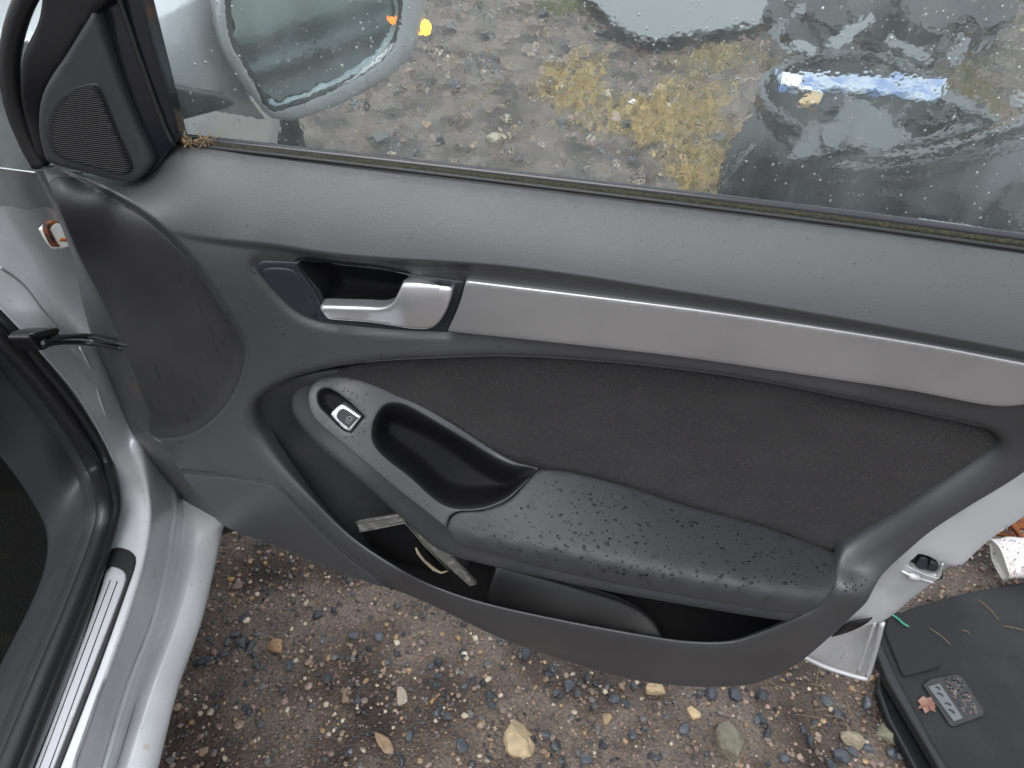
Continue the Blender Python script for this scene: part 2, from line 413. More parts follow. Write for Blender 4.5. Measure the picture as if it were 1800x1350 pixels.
def tube(path, r, seg=8, cap=True, flat=1.0, up=None):
    """tube along 3-D points; r scalar or list"""
    Pp = np.array(path, float); n = len(Pp); r = np.full(n, r) if np.isscalar(r) else np.array(r)
    T = np.gradient(Pp, axis=0); T /= np.linalg.norm(T, axis=1, keepdims=True)+1e-12
    up = np.array(up if up is not None else (0.13, .2, 1.)); V = []
    for i in range(n):
        a = np.cross(T[i], up); a /= np.linalg.norm(a)+1e-12; b = np.cross(a, T[i])
        for k in range(seg):
            th = 2*math.pi*k/seg; V.append(Pp[i]+r[i]*(math.cos(th)*a+math.sin(th)*b*flat))
    Fc = []
    for i in range(n-1):
        for k in range(seg):
            k2 = (k+1) % seg; Fc.append((i*seg+k, i*seg+k2, (i+1)*seg+k2, (i+1)*seg+k))
    if cap: Fc.append(tuple(range(seg))[::-1]); Fc.append(tuple((n-1)*seg+k for k in range(seg)))
    return V, Fc
def curve3(pts, sub=8):
    p = np.array(pts, float); out = []; n = len(p)
    for i in range(n-1):
        p0 = p[max(i-1, 0)]; p1 = p[i]; p2 = p[i+1]; p3 = p[min(i+2, n-1)]
        for j in range(sub):
            t = j/sub; out.append(.5*((2*p1)+(-p0+p2)*t+(2*p0-5*p1+4*p2-p3)*t*t+(-p0+3*p1-3*p2+p3)*t**3))
    out.append(p[-1]); return np.array(out)
def loft(name, curves, mt, parent=None, sub=8, across=4, thick=0, smooth=True):
    """curves: list of 3-D polylines with equal numbers of points; smooth both ways"""
    C = np.array([curve3(c, sub) for c in curves])                  # K x M x 3
    G = np.stack([curve3(C[:, j], across) for j in range(C.shape[1])], 1) if across > 1 else C
    K, m_ = G.shape[:2]; V = G.reshape(-1, 3); Fc = []
    for i in range(K-1):
        for j in range(m_-1): Fc.append((i*m_+j, (i+1)*m_+j, (i+1)*m_+j+1, i*m_+j+1))
    o = mesh_obj(name, V, Fc, mt, parent, smooth)
    if thick:
        s = o.modifiers.new('solid', 'SOLIDIFY'); s.thickness = thick; s.offset = -1
    return o
def box(c, s, ax=None, bev=0):
    ax = np.eye(3) if ax is None else np.array(ax); c = np.array(c, float); V = []
    for i in (-1, 1):
        for j in (-1, 1):
            for k in (-1, 1): V.append(c+ax[0]*i*s[0]/2+ax[1]*j*s[1]/2+ax[2]*k*s[2]/2)
    return V, [(0, 1, 3, 2), (4, 6, 7, 5), (0, 4, 5, 1), (2, 3, 7, 6), (0, 2, 6, 4), (1, 5, 7, 3)]
def bevel(o, w, seg=2):
    b = o.modifiers.new('bevel', 'BEVEL'); b.width = w; b.segments = seg; b.limit_method = 'ANGLE'; return o

# ================================================================== GROUND
def axis(dense0, dense1, step, far):
    a = list(np.arange(dense0, dense1, step)); x = dense1; s = step
    while x < far: a.append(x); s *= 1.25; x += s
    a.append(far); x = dense0-step; s = step; b = []
    while x > -far: b.append(x); s *= 1.25; x -= s
    b.append(-far); return np.array(b[::-1]+a)
def fnoise(x, y, seeds=((1.7, 3.1, .3), (4.3, 2.2, 1.9), (7.9, 9.3, 4.1), (15.1, 11.7, 2.6), (27., 31., .7))):
    h = 0
    for i, (a, b, c) in enumerate(seeds):
        h = h+np.sin(a*x+b*y*.7+c)*np.sin(b*y-a*x*.6+c*2)/(1.5**i)
    return h/2.6
def gheight(x, y): return .010*fnoise(x, y)+.003*fnoise(x*5+3, y*5)
gx = axis(-1.2, 3.2, .025, 150); gy = axis(-1.0, 6.2, .03, 150)
X, Y = np.meshgrid(gx, gy); Z = gheight(X, Y)*np.exp(-((np.hypot(X, Y)/30)**2))
V = np.stack([X.ravel(), Y.ravel(), Z.ravel()], 1); nx_, ny_ = len(gx), len(gy)
I = (np.arange(ny_-1)[:, None]*nx_+np.arange(nx_-1)[None]).ravel()
g = fast_mesh('ground', V, np.stack([I, I+1, I+nx_+1, I+nx_], 1), M['ground'], smooth=True); g['kind'] = 'structure'

def ico(sub):
    import bmesh
    bm = bmesh.new(); bmesh.ops.create_icosphere(bm, subdivisions=sub, radius=1); bm.verts.ensure_lookup_table()
    v = np.array([tuple(q.co) for q in bm.verts]); f = np.array([[q.index for q in fc.verts] for fc in bm.faces]); bm.free(); return v, f
IC1, IC2, IC3 = ico(1), ico(2), ico(3)
def rock_template(base, k, rough=.25, cuts=5):
    r = np.random.default_rng(k); v, f = base; v = v.copy()
    for _ in range(cuts):                                             # flatten facets
        d = r.normal(size=3); d /= np.linalg.norm(d); c = r.uniform(.42, .8); s = v@d
        v -= np.clip(s-c, 0, None)[:, None]*d*.9
    v *= 1+rough*r.normal(size=(len(v), 1))*.25
    return v*np.array([1, r.uniform(.65, 1), r.uniform(.45, .75)]), f
T1 = [rock_template(IC1, k, .5, 3) for k in range(10)]; T2 = [rock_template(IC2, 50+k, .30, 11) for k in range(12)]
PAL = np.array([(.026, .030, .036), (.040, .045, .052), (.060, .064, .070), (.11, .105, .10), (.15, .11, .085), (.20, .14, .10), (.30, .20, .11), (.42, .36, .27), (.13, .095, .08), (.24, .17, .14)])
def scatter(name, xy, size, pal_w, templates, label=None, mt='stone', sink=.3):
    n = len(xy); cols = PAL[rng.choice(len(PAL), n, p=np.array(pal_w)/sum(pal_w))]*rng.uniform(.75, 1.25, (n, 1))
    Vs = []; Ts = []; Cs = []; k = 0
    z = gheight(xy[:, 0], xy[:, 1])
    for i in range(n):
        v, f = templates[rng.integers(len(templates))]; a = rng.uniform(0, 6.28); s = size[i]; c_, s_ = math.cos(a), math.sin(a)
        tl = rng.normal(0, .25)
        vv = v*s; vv = np.stack([vv[:, 0]*c_-vv[:, 1]*s_, vv[:, 0]*s_+vv[:, 1]*c_, vv[:, 2]+vv[:, 0]*tl], 1)
        vv += (xy[i, 0], xy[i, 1], z[i]+s*(.5-sink))
        Vs.append(vv); Ts.append(f+k); Cs.append(np.tile(cols[i], (len(v), 1))); k += len(v)
    o = fast_mesh(name, np.vstack(Vs), np.vstack(Ts), M[mt], col=np.vstack(Cs)); o['kind'] = 'stuff'; return o
def area(n, x0, x1, y0, y1): return np.stack([rng.uniform(x0, x1, n), rng.uniform(y0, y1, n)], 1)
near = lambda n: area(n, -.75, 1.75, -.75, .95)
def clumpy(xy, lo=.0): 
    q = fnoise(xy[:, 0]*2.2+5, xy[:, 1]*2.2)+.5*fnoise(xy[:, 0]*6, xy[:, 1]*6+2); return xy[rng.uniform(-1.1, .9, len(xy)) < q+lo]
xy = near(32000); scatter('gravel', xy, rng.gamma(3.2, .00078, len(xy))+.0009, (2, 3, 3, 6, 7, 7, 4, 4, 6, 7), T1)
xy = clumpy(near(7500), .0); scatter('gravel', xy, rng.gamma(3.5, .0010, len(xy))+.0022, (7, 9, 8, 4, 4, 2, 1.5, 1.2, 4, 3), T2)
xy = area(15000, -2.6, 4.2, .95, 6.2); scatter('gravel', xy, rng.gamma(3, .0022, len(xy))+.002, (1, 2, 4, 7, 5, 5, 3, 5, 4, 4), T1)
xy = clumpy(area(2200, -2.6, 4.2, .95, 6.2)); scatter('gravel', xy, rng.gamma(4, .004, len(xy))+.006, (5, 6, 6, 4, 3, 2, 1.5, 1.5, 2, 2), T2)

# single stones one can point at: (u, v, width px, colour, label)
DARK, GREY, TANC, BEI, PINK = (.034, .039, .046), (.13, .125, .105), (.34, .20, .085), (.44, .33, .19), (.22, .155, .125)
def stone(u, v, wpx, col, label, group=None, seed=0, big=False, flat=.6, asp=1.0, rot=0.0):
    c = P(u, v, 'z', .0); t = float(depth_of(u, v, 'z', 0.)); s = wpx*t/F/2
    vv, f = rock_template(IC3 if big else IC2, 900+seed, .06 if big else .12, 9)
    vv = vv/np.abs(vv[:, :2]).max(0).mean(); vv = vv*(1, asp, flat/ .6)
    if big: vv = vv*(1+.05*np.sin(9*vv[:, :1]+seed)*np.cos(8*vv[:, 1:2]+2*vv[:, 2:]))
    cr, sr = math.cos(rot), math.sin(rot); vv = np.stack([vv[:, 0]*cr-vv[:, 1]*sr, vv[:, 0]*sr+vv[:, 1]*cr, vv[:, 2]], 1)*s
    z = float(gheight(c[0], c[1])); r = np.random.default_rng(seed)
    cc = np.array(col)*r.uniform(.82, 1.18, (len(vv), 1))
    me = bpy.data.meshes.new('stone'); me.from_pydata(vv.tolist(), [], [tuple(int(i) for i in q) for q in f]); me.materials.append(M['rock' if big else 'stone'])
    a = me.color_attributes.new('col', 'FLOAT_COLOR', 'POINT'); a.data.foreach_set('color', np.hstack([cc, np.ones((len(cc), 1))]).astype(np.float32).ravel())
    o = bpy.data.objects.new('stone', me); o.location = (c[0], c[1], z+s*.18); link(o); tag(o, label, 'stone', group); return o
stone(912, 1300, 60, (.40, .31, .19), 'pale beige angular stone in the middle of the bottom edge of the gravel', None, 1, True, .5, 1.1)
stone(1285, 1312, 66, (.15, .14, .10), 'large rough grey stone below the rounded bottom of the door trim', None, 2, True, .55, .95, 1.9)
stone(1572, 1290, 62, (.19, .185, .13), 'grey green mossy stone beside the left edge of the black liner', None, 3, True, .55, .8, .3)
stone(1497, 1302, 38, (.24, .20, .14), 'small light grey stone left of the mossy stone', None, 4, True, .55)
stone(675, 1308, 50, (.25, .175, .11), 'flat orange brown stone half buried at the lower left of the gravel', None, 5, True, .25, .45, -.8)
stone(705, 1225, 34, (.30, .25, .20), 'flat pale stone half buried in mud under the pocket edge', None, 6, True, .3, .7, -1)
stone(485, 1137, 28, (.28, .17, .09), 'round tan stone near the silver sill, larger of the tan ones there', None, 7, True, .6)
stone(1148, 1213, 40, (.42, .31, .18), 'yellowish beige stone tucked under the lowest edge of the door trim', None, 8, True, .5)
stone(408, 1018, 14, TANC, 'small bright orange pebble right of the upper end of the sill', None, 9)
stone(725, 940+125, 1, DARK, 'x') if False else None
stone(760, 1232, 14, TANC, 'bright orange tan pebble between dark pebbles under the pocket', None, 11, flat=.6, asp=.7, rot=1)
stone(1218, 1257, 26, BEI, 'pale yellow stone below the rounded trim corner', None, 12)
stone(420, 1273, 18, (.24, .17, .12), 'brown pebble next to the dark puddle by the sill', None, 13)
stone(1065, 1262, 24, (.26, .19, .11), 'tan oval pebble left of the large rough grey stone', None, 14)
stone(817, 1150, 12, (.62, .58, .5), 'small round white pebble below the middle of the trim', None, 15)
DP = [(830, 1195, 18), (848, 1198, 16), (772, 1165, 20), (770, 1190, 18), (765, 1205, 16), (862, 1222, 22), (862, 1240, 18), (922, 1150, 22),
      (925, 1155, 14), (970, 1175, 18), (1000, 1205, 26), (983, 1225, 18), (978, 1218, 16), (1015, 1220, 16), (1078, 1232, 22), (1100, 1238, 18),
      (960, 1290, 20), (975, 1310, 24), (935, 1300, 18), (720, 1295, 20), (810, 1310, 26), (770, 1250, 22), (785, 1260, 18), (706, 1338, 22),
      (1250, 1222, 26), (1290, 1225, 28), (1335, 1225, 30), (1340, 1270, 26), (1350, 1290, 22), (1330, 1268, 18), (1455, 1232, 24), (1525, 1235, 28),
      (1475, 1260, 26), (1432, 1270, 18), (1410, 1283, 20), (1425, 1303, 26), (1480, 1330, 30), (1500, 1320, 22), (1460, 1345, 24), (1525, 1315, 20),
      (1570, 1325, 26), (1380, 1335, 24), (430, 1085, 22), (395, 1150, 18), (425, 1130, 26), (415, 1115, 18), (440, 1135, 24), (350, 1165, 20), (365, 1160, 24),
      (560, 1080, 20), (620, 1115, 22), (665, 1120, 20), (510, 1170, 22), (1200, 1280, 24), (1150, 1330, 26), (1110, 1290, 20), (1060, 1310, 20), (1030, 1335, 24)]
for i, (u, v, s) in enumerate(DP):
    stone(u, v, s, tuple(np.array(DARK)*random.uniform(.8, 1.9)), 'dark slate pebble lying loose on the brown gravel below the door', 'dark slate pebbles below the door', 20+i, asp=random.uniform(.7, 1.1), rot=random.uniform(0, 3))

# puddle by the sill
pl = lambda z: (lambda u, v: P(u, v, 'z', z))
# ================================================================== THE CAR
car = thing('car', 'silver car with its front door wide open, its grey inner door trim facing the viewer', 'car', (-.6, -.2, 0))

CARD = [(70, 288), (100, 293), (150, 298), (205, 310), (236, 306), (258, 292), (280, 266), (309, 250, 's'), (600, 288), (900, 324), (1200, 361), (1500, 399), (1800, 441), (1960, 462, 's'),
        (1990, 690), (1800, 836), (1700, 898), (1640, 937), (1600, 970), (1556, 1011), (1543, 1032), (1527, 1062), (1500, 1088), (1470, 1116), (1440, 1143), (1400, 1174), (1350, 1199), (1300, 1211),
        (1200, 1211), (1100, 1197), (900, 1135), (720, 1052), (600, 1013), (483, 964), (390, 927), (340, 872), (310, 827), (283, 787), (262, 768), (257, 733), (233, 670), (200, 590), (167, 517), (133, 450), (95, 355)]
EYE = [(444, 735), (452, 712), (480, 690), (530, 668), (620, 650), (760, 640), (900, 637), (1100, 650), (1300, 675), (1500, 714), (1700, 756), (1745, 769), (1758, 785), (1742, 806), (1680, 850), (1580, 915),
       (1488, 977), (1470, 1020), (1440, 1062), (1395, 1088), (1340, 1111), (1290, 1126), (1220, 1127), (1150, 1118), (1000, 1091), (850, 1058), (760, 1028), (700, 998), (620, 945), (550, 880), (480, 812), (450, 768)]
crease = smooth_poly([(-60, 300), (120, 350), (260, 395), (360, 418), (480, 432), (600, 450), (900, 472), (1200, 516), (1500, 566), (1800, 622), (2000, 660)], 20, False)
KICK = [(60, 280), (120, 303), (240, 366), (330, 446), (395, 535), (432, 595), (437, 628), (425, 672), (400, 718), (360, 756), (325, 772), (290, 776), (240, 772), (150, 600), (60, 400)]
kickp = smooth_poly(KICK, 15)
COVER = [(300, 815), (318, 826), (400, 834), (484, 852), (530, 893), (600, 962), (700, 1042), (600, 1030), (480, 990), (330, 920)]
coverp = smooth_poly(COVER, 12)
stripup = np.array([(300, 300.)])
BEZEL = [(449, 466), (457, 458), (480, 457), (560, 461), (700, 477), (818, 493, 's'), (806, 540), (787, 583, 's'), (700, 579), (600, 570), (560, 564), (520, 546), (480, 508), (456, 480)]
bezelp = smooth_poly(BEZEL, 12)
HCAV = [(526, 461), (600, 466), (712, 481), (722, 490), (712, 540), (700, 558), (600, 553), (572, 545), (556, 515)]
def card_extra(u, v):
    sh = np.broadcast(u, v).shape
    q = np.stack([np.broadcast_to(u, sh).ravel(), np.broadcast_to(v, sh).ravel()], 1)
    s = dist(q, crease, False, True)                                    # >0 below the crease
    amp = .012*sstep((q[:, 0]-250)/350)
    r = -amp*sstep((s+2)/11)
    ik = inside(q, kickp); dk = dist(q, kickp); sg = np.where(ik, dk, -dk)
    r = r-.018*sstep((sg+4)/(10+22*sstep((q[:, 1]-430)/200)))*(1-.6*sstep((q[:, 1]-520)/200))*(.35+.65*sstep((q[:, 0]-100)/110))
    ic = inside(q, coverp); dc = dist(q, coverp); sg = np.where(ic, dc, -dc)
    r = r-.0025*sstep((sg+2)/5)
    ib = inside(q, bezelp); db = dist(q, bezelp); sg = np.where(ib, db, -db)
    r = r-.004*sstep((sg+14)/14)
    return r.reshape(sh)
card_ctrl = [(70, 290, .050), (112, 296, .046), (155, 306, .043), (205, 318, .039), (245, 316, .036), (276, 290, .030), (110, 306, .060), (180, 334, .066), (260, 384, .071), (340, 458, .075), (410, 562, .077),
             (330, 320, .048),
             (360, 400, .068),
             (133, 450, .055), (200, 590, .052), (257, 733, .050), (310, 827, .050), (300, 550, .066), (440, 600, .074), (480, 520, .073), (420, 780, .074), (470, 690, .074),
             (340, 872, .052), (400, 880, .070), (500, 900, .085), (483, 964, .064), (600, 1013, .078), (620, 960, .104), (700, 1015, .114), (850, 1070, .124), (1000, 1105, .128), (1200, 1140, .130), (1300, 1135, .128),
             (720, 1052, .092), (900, 1130, .105), (1100, 1197, .108), (1300, 1210, .104), (1100, 1150, .126), (1400, 1174, .098), (1480, 1105, .098), (1420, 1100, .120), (1500, 1040, .112), (1500, 1000, .085),
             (1556, 1011, .085), (1650, 900, .066), (1800, 800, .056), (1543, 1035, .094)]
VT = lambda u: np.interp(u, [311, 600, 900, 1200, 1500, 1800, 1960], [255, 288, 324, 361, 399, 441, 463])
VC = lambda u: np.interp(u, [300, 480, 600, 900, 1200, 1500, 1800, 1960], [405, 432, 450, 472, 516, 566, 622, 652])
_t = smooth_poly([(100, 230), (311, 255), (600, 288), (900, 324), (1200, 361), (1500, 399), (1800, 441), (2050, 477)], 10, False)
_c = smooth_poly([(120, 350), (260, 395), (360, 418), (480, 432), (600, 450), (900, 472), (1200, 516), (1500, 566), (1800, 622), (2050, 669)], 10, False)
VT = lambda u: np.interp(u, _t[:, 0], _t[:, 1]); VC = lambda u: np.interp(u, _c[:, 0], _c[:, 1])
VB = lambda u: np.interp(u, [500, 786, 1000, 1200, 1433, 1600, 1800, 1960], [560, 583, 606, 629, 663, 688, 722, 752])
for u_ in list(range(311, 1980, 118)):
    a_, b_ = VT(u_), VC(u_); k_ = min(1, (u_-250)/300)
    for f_ in (0, .15, .35, .6, .85, 1.0):
        if u_ < 400 and f_ > .5: continue
        card_ctrl.append((u_, a_+(b_-a_)*f_, .022+.050*(1.35*f_-.35*f_*f_)))
    if u_ > 500:
        card_ctrl.append((u_, b_+(VB(u_)-b_)*.5, .0715)); card_ctrl.append((u_, VB(u_)+18, .073 if u_ < 1500 else .068))
_ct = TPS(card_ctrl, 1e-4)
def card(u, v):
    u = np.asarray(u, float); v = np.asarray(v, float); p = _ct(u, v)
    f_ = np.clip((v-VT(u))/(VC(u)-VT(u)), -.1, 1)
    a_ = .022+.050*(1.35*f_-.35*f_*f_); w_ = sstep((u-400)/200)*(1-sstep((v-VC(u)-25)/60))
    return P(u, v, 'p', p*(1-w_)+a_*w_+card_extra(u, v))
crl = smooth_poly([(-60, 300), (120, 350), (260, 395), (360, 418), (480, 432), (600, 450), (900, 472), (1200, 516), (1500, 566), (1800, 622), (2000, 660)], 4.5, False)
kl = smooth_poly(KICK, 5); kl = kl[(kl[:, 0] > 110)]
trim = patch('door_trim', CARD, card, M['trim'], car, step=7, refine=[(crl[crl[:, 0] > 300], (-6, -2, 1.5, 5, 9, 13), False), (kl, (-12, -8, -4, 0, 4, 8, 12), False)], roll=(9, .006), thick=.02, holes=[EYE, HCAV], hole_roll=[(24, .014), (4, .002)], hole_thick=.018, back=(0, 1, 0),
             hole_dir=lambda q: (lambda k: np.stack([0*k, 1-.5*k, -.85*k], 1))(sstep((q[:, 1]-760)/160)*sstep((1490-q[:, 0])/60)))

# cloth and plastic inside the opening
cloth_ctrl = [(450, 730, .040), (620, 655, .042), (900, 640, .040), (1300, 678, .037), (1700, 756, .034), (1750, 790, .034), (1620, 880, .040), (1487, 977, .045), (1350, 925, .043), (1200, 885, .042), (1000, 828, .042),
              (800, 700, .038), (1200, 770, .034), (1500, 850, .038), (900, 760, .038)]
cloth = door_surf(cloth_ctrl)
patch('cloth_insert', [(520, 690), (600, 648), (760, 630), (900, 627), (1100, 640), (1300, 665), (1500, 704), (1700, 746), (1755, 760), (1768, 785), (1750, 812), (1690, 856), (1590, 922), (1495, 990, 's'),
                       (1350, 945), (1200, 905), (1000, 850), (900, 835), (800, 770), (700, 715)], cloth, M['cloth'], trim, step=12, thick=.003)
rec = door_surf([(440, 730, .050), (480, 685, .048), (560, 660, .046), (450, 780, .052), (520, 760, .028), (550, 860, .040), (620, 950, .052), (640, 830, .022), (700, 930, .018), (760, 1030, .03), (860, 1000, .015), (900, 1080, .05)])
patch('recess_wall', [(432, 735), (445, 700), (490, 676), (560, 655), (640, 655), (760, 760), (830, 900), (830, 985), (760, 1040), (690, 1010), (610, 955), (540, 890), (468, 822), (438, 775)], rec, M['trim_low'], trim, step=12, thick=.003)
pock = door_surf([(620, 920, .030), (800, 980, .010), (1000, 1030, .006), (1200, 1060, .006), (1400, 1080, .02), (640, 975, .05), (850, 1075, .062), (1000, 1110, .07), (1200, 1140, .07), (1350, 1120, .07), (1450, 1080, .05)])
patch('pocket_liner', [(610, 915), (700, 905), (800, 900), (1000, 960), (1200, 1000), (1480, 1010), (1480, 1070), (1420, 1105), (1340, 1128), (1290, 1140), (1220, 1142), (1150, 1134), (1000, 1106), (850, 1074), (750, 1040), (690, 1012), (625, 965)],
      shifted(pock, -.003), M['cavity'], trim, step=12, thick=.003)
# raised floor divider inside the pocket
div = door_surf([(860, 1000, .045), (880, 1060, .07), (1000, 1040, .045), (1150, 1075, .045), (1000, 1095, .075), (1180, 1120, .07)])
patch('pocket_divider', [(872, 992, 's'), (940, 1010), (1040, 1038), (1110, 1062), (1150, 1090), (1170, 1128, 's'), (1050, 1110), (950, 1090), (890, 1072), (856, 1060)], div, M['black'], trim, step=8, roll=(8, .004), thick=.02)

# armrest
AB = lambda u: np.interp(u, [780, 945, 1000, 1100, 1200, 1350, 1487], [778, 818, 828, 853, 885, 925, 977])
AH = lambda u: np.interp(u, [780, 860, 1000, 1200, 1350, 1487], [926, 943, 967, 1007, 1031, 1050])
AD = lambda u: np.interp(u, [780, 860, 1000, 1200, 1350, 1487], [952, 976, 1011, 1051, 1076, 1096])
AP = lambda u: np.interp(u, [780, 900, 1000, 1150, 1300, 1400, 1487], [.112, .128, .136, .141, .139, .130, .110])
arm_ctrl = []
for u_ in range(780, 1500, 58):
    vb, vh, vd, ph = AB(u_), AH(u_), AD(u_), AP(u_)
    zb = P(u_, vb, 'p', .050)[2]; zh = P(u_, vh, 'p', ph)[2]
    for f_ in (0, .25, .5, .75, .92): arm_ctrl.append((u_, vb+(vh-vb)*f_, -P(u_, vb+(vh-vb)*f_, 'z', zb+(zh-zb)*f_)[1]))
    for f_ in (.25, .6, 1.0): arm_ctrl.append((u_, vh+(vd-vh)*f_, ph+.004+.003*f_))
armf = door_surf(arm_ctrl)
arm = patch('armrest', [(786, 930, 's'), (791, 910), (805, 901), (850, 897), (893, 880), (925, 848), (946, 824, 's'), (1000, 828), (1100, 853), (1200, 885), (1350, 927), (1487, 977, 's'), (1478, 1005), (1462, 1040), (1440, 1068), (1410, 1082), (1300, 1068),
                        (1200, 1051), (1000, 1012), (860, 975), (800, 957)], armf, M['arm'], car, step=7, roll=(5, .003), thick=.018)
base_f = door_surf([(550, 668, .042), (512, 695, .045), (520, 740, .060), (620, 830, .086), (700, 905, .098), (770, 960, .106), (860, 990, .118), (1000, 1025, .126), (1200, 1065, .130), (1385, 1090, .124), (600, 740, .05), (800, 930, .10), (1100, 1010, .11), (1300, 1050, .115)])
patch('armrest_base', [(552, 664), (522, 678), (508, 697), (512, 728), (548, 775), (620, 838), (700, 911), (765, 968), (810, 986), (900, 1008), (1100, 1048), (1300, 1083), (1392, 1097, 's'), (1425, 1070), (1200, 1030), (1000, 990), (850, 940), (780, 900), (700, 840), (620, 770), (580, 700)],
      base_f, M['trim_low'], arm, step=8, roll=(12, .008), thick=.02)
pan_ctrl = [(550, 668, .046), (543, 700, .062), (555, 735, .076), (600, 785, .091), (640, 815, .099), (700, 865, .106), (780, 922, .113), (640, 668, .040), (700, 697, .040), (800, 750, .043), (870, 798, .046), (945, 823, .056),
            (850, 893, .094), (600, 700, .060), (650, 740, .07), (590, 730, .070), (900, 865, .080)]
panf = door_surf(pan_ctrl)
CUP = [(663, 728), (675, 713), (693, 708), (715, 713), (760, 738), (820, 774), (868, 803), (900, 817), (941, 825), (918, 851), (888, 876), (845, 892), (800, 894), (770, 882), (720, 838), (672, 800), (655, 775), (655, 748)]
SWH = [(557, 700), (558, 689), (568, 682), (582, 684), (612, 705), (641, 732, 's'), (617, 761, 's'), (604, 757), (576, 730), (561, 714)]
panel = patch('switch_panel', [(560, 665), (590, 660), (625, 663), (680, 684), (740, 712), (800, 747), (872, 794), (905, 811), (946, 822, 's'), (922, 850), (890, 880), (848, 897), (806, 900), (790, 909), (784, 928, 's'), (740, 893), (700, 862), (640, 812), (580, 762), (552, 735), (541, 705), (545, 680)],
              panf, M['smooth'], car, step=6, roll=(4, .002), thick=.014, holes=[CUP, SWH], hole_roll=(4, .0018))
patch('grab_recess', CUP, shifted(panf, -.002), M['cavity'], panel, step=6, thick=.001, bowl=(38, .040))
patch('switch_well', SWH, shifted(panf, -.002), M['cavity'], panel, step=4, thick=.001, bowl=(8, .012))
# window switch
swf = shifted(panf, .001)
sw = patch('window_switch', [(581, 729), (588, 719), (598, 711), (606, 712), (636, 732, 's'), (615, 759, 's'), (608, 756)], swf, M['satin'], panel, step=4, roll=(4, .003), thick=.010)
patch('switch_face', [(593, 734), (595, 724), (602, 718), (608, 719), (631, 734, 's'), (614, 753, 's')], shifted(panf, .0022), M['trim_low'], panel, step=4, roll=(2, .0006), thick=.001)
# window pictogram printed on the switch
icf = shifted(panf, .0029)
def icon(pts): 
    c = [icf(np.array(a[0]), np.array(a[1])) for a in pts]; return tube(c, .00018, 5)
V_, F_ = merge([icon([(610, 739), (615, 744), (621, 735), (617, 731), (612, 733), (610, 739)]), icon([(612, 737), (618, 738)])])
mesh_obj('switch_symbol', V_, F_, M['icon'], panel)

# chrome strip, bezel and lever
stripf = door_surf([(786, 540, .0665), (1000, 560, .0665), (1200, 585, .0655), (1500, 625, .0645), (1800, 680, .0655), (1900, 690, .0655), (1800, 640, .0655), (1900, 655, .0660), (1000, 600, .068), (1500, 660, .066), (1500, 600, .0635), (1000, 530, .0655)])
patch('trim_strip', [(819, 494, 's'), (1000, 516), (1200, 541), (1350, 562), (1500, 585), (1650, 610), (1800, 639), (1900, 658, 's'), (1890, 680), (1850, 700), (1810, 711), (1750, 715), (1600, 688), (1433, 663), (1200, 629), (1000, 606), (786, 583, 's'), (805, 540)],
      stripf, M['strip'], trim, step=5, roll=(4, .002), thick=.006)
bz = patch('handle_bezel', BEZEL, shifted(card, .0025), M['bezel'], car, step=6, roll=(4, .002), thick=.008, holes=[HCAV], hole_roll=(3, .0015))
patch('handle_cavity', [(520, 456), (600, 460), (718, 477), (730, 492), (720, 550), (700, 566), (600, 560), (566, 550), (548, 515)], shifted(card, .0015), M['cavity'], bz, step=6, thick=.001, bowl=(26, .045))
patch('blank_cover', [(463, 473), (469, 469), (490, 468), (513, 471), (523, 478), (542, 515), (561, 551), (557, 557), (541, 556), (515, 540), (490, 515), (472, 490)], shifted(card, .0035), M['bezel'], bz, step=5, roll=(3, .0014), thick=.002)
def lever_f(u, v):
    d = .006+.006*sstep((np.asarray(u, float)-640)/90)+.0035*np.sin(np.clip((np.asarray(v, float)-480)/90, 0, 1)*3.1)
    return card(u, v)+normals(card, np.asarray(u, float), np.asarray(v, float))*d[..., None]
patch('handle_lever', [(713, 484, 's'), (740, 485), (797, 492), (800, 499), (793, 526), (781, 550), (768, 564), (752, 569), (700, 565), (583, 556), (577, 552), (566, 534), (570, 530), (620, 531), (664, 531), (684, 526), (697, 516), (704, 504)],
      lever_f, M['satin'], bz, step=5, roll=(5, .004), thick=.010)

# broken plastic lying in the pocket mouth
def plate3(pts, th): 
    a = np.array(pts); n = np.cross(a[1]-a[0], a[2]-a[0]); n /= np.linalg.norm(n)
    if n@(CAM-a[0]) < 0: n = -n
    k = len(a); V = [*a, *(a-n*th)]; Fc = [tuple(range(k)), tuple(range(2*k-1, k-1, -1))]+[(i, i+k, (i+1) % k+k, (i+1) % k) for i in range(k)]
    return V, Fc
def Pl(pts, p): return [P(a[0], a[1], 'p', a[2] if len(a) > 2 else p) for a in pts]
cl = mesh_obj('broken_bracket', *merge([plate3(Pl([(626, 920), (706, 906), (716, 911), (712, 918), (632, 935)], .078), .006),
      plate3(Pl([(706, 908), (722, 915), (740, 930), (775, 962), (802, 990), (838, 1028), (826, 1032), (790, 1000), (742, 955), (728, 935)], .082), .006)]), M['clear'], arm, smooth=False)
bevel(cl, .0015)
V_, F_ = merge([tube(Pl([(626, 919, .079), (706, 905, .079), (740, 930, .083), (800, 985, .083), (838, 1027, .083)], .08), .0011, 6), tube(Pl([(632, 935, .079), (712, 919, .079), (728, 937, .083), (745, 958, .083), (790, 1003, .083)], .08), .0009, 6)])
mesh_obj('bracket_rib', V_, F_, M['clear'], arm)
V_, F_ = tube(Pl([(731, 963, .075), (735, 972, .075), (745, 985, .074), (762, 1000, .073), (775, 1007, .073), (786, 1004, .073)], .075), [.001, .0022, .0018, .0026, .0016, .001], 7)
mesh_obj('torn_foam_edge', V_, F_, M['foamtan'], arm)
V_, F_ = plate3(Pl([(637, 936), (715, 921), (740, 962), (770, 1003), (700, 985), (655, 962)], .052), .003); mesh_obj('dark_flap', V_, F_, M['black'], arm, smooth=False)

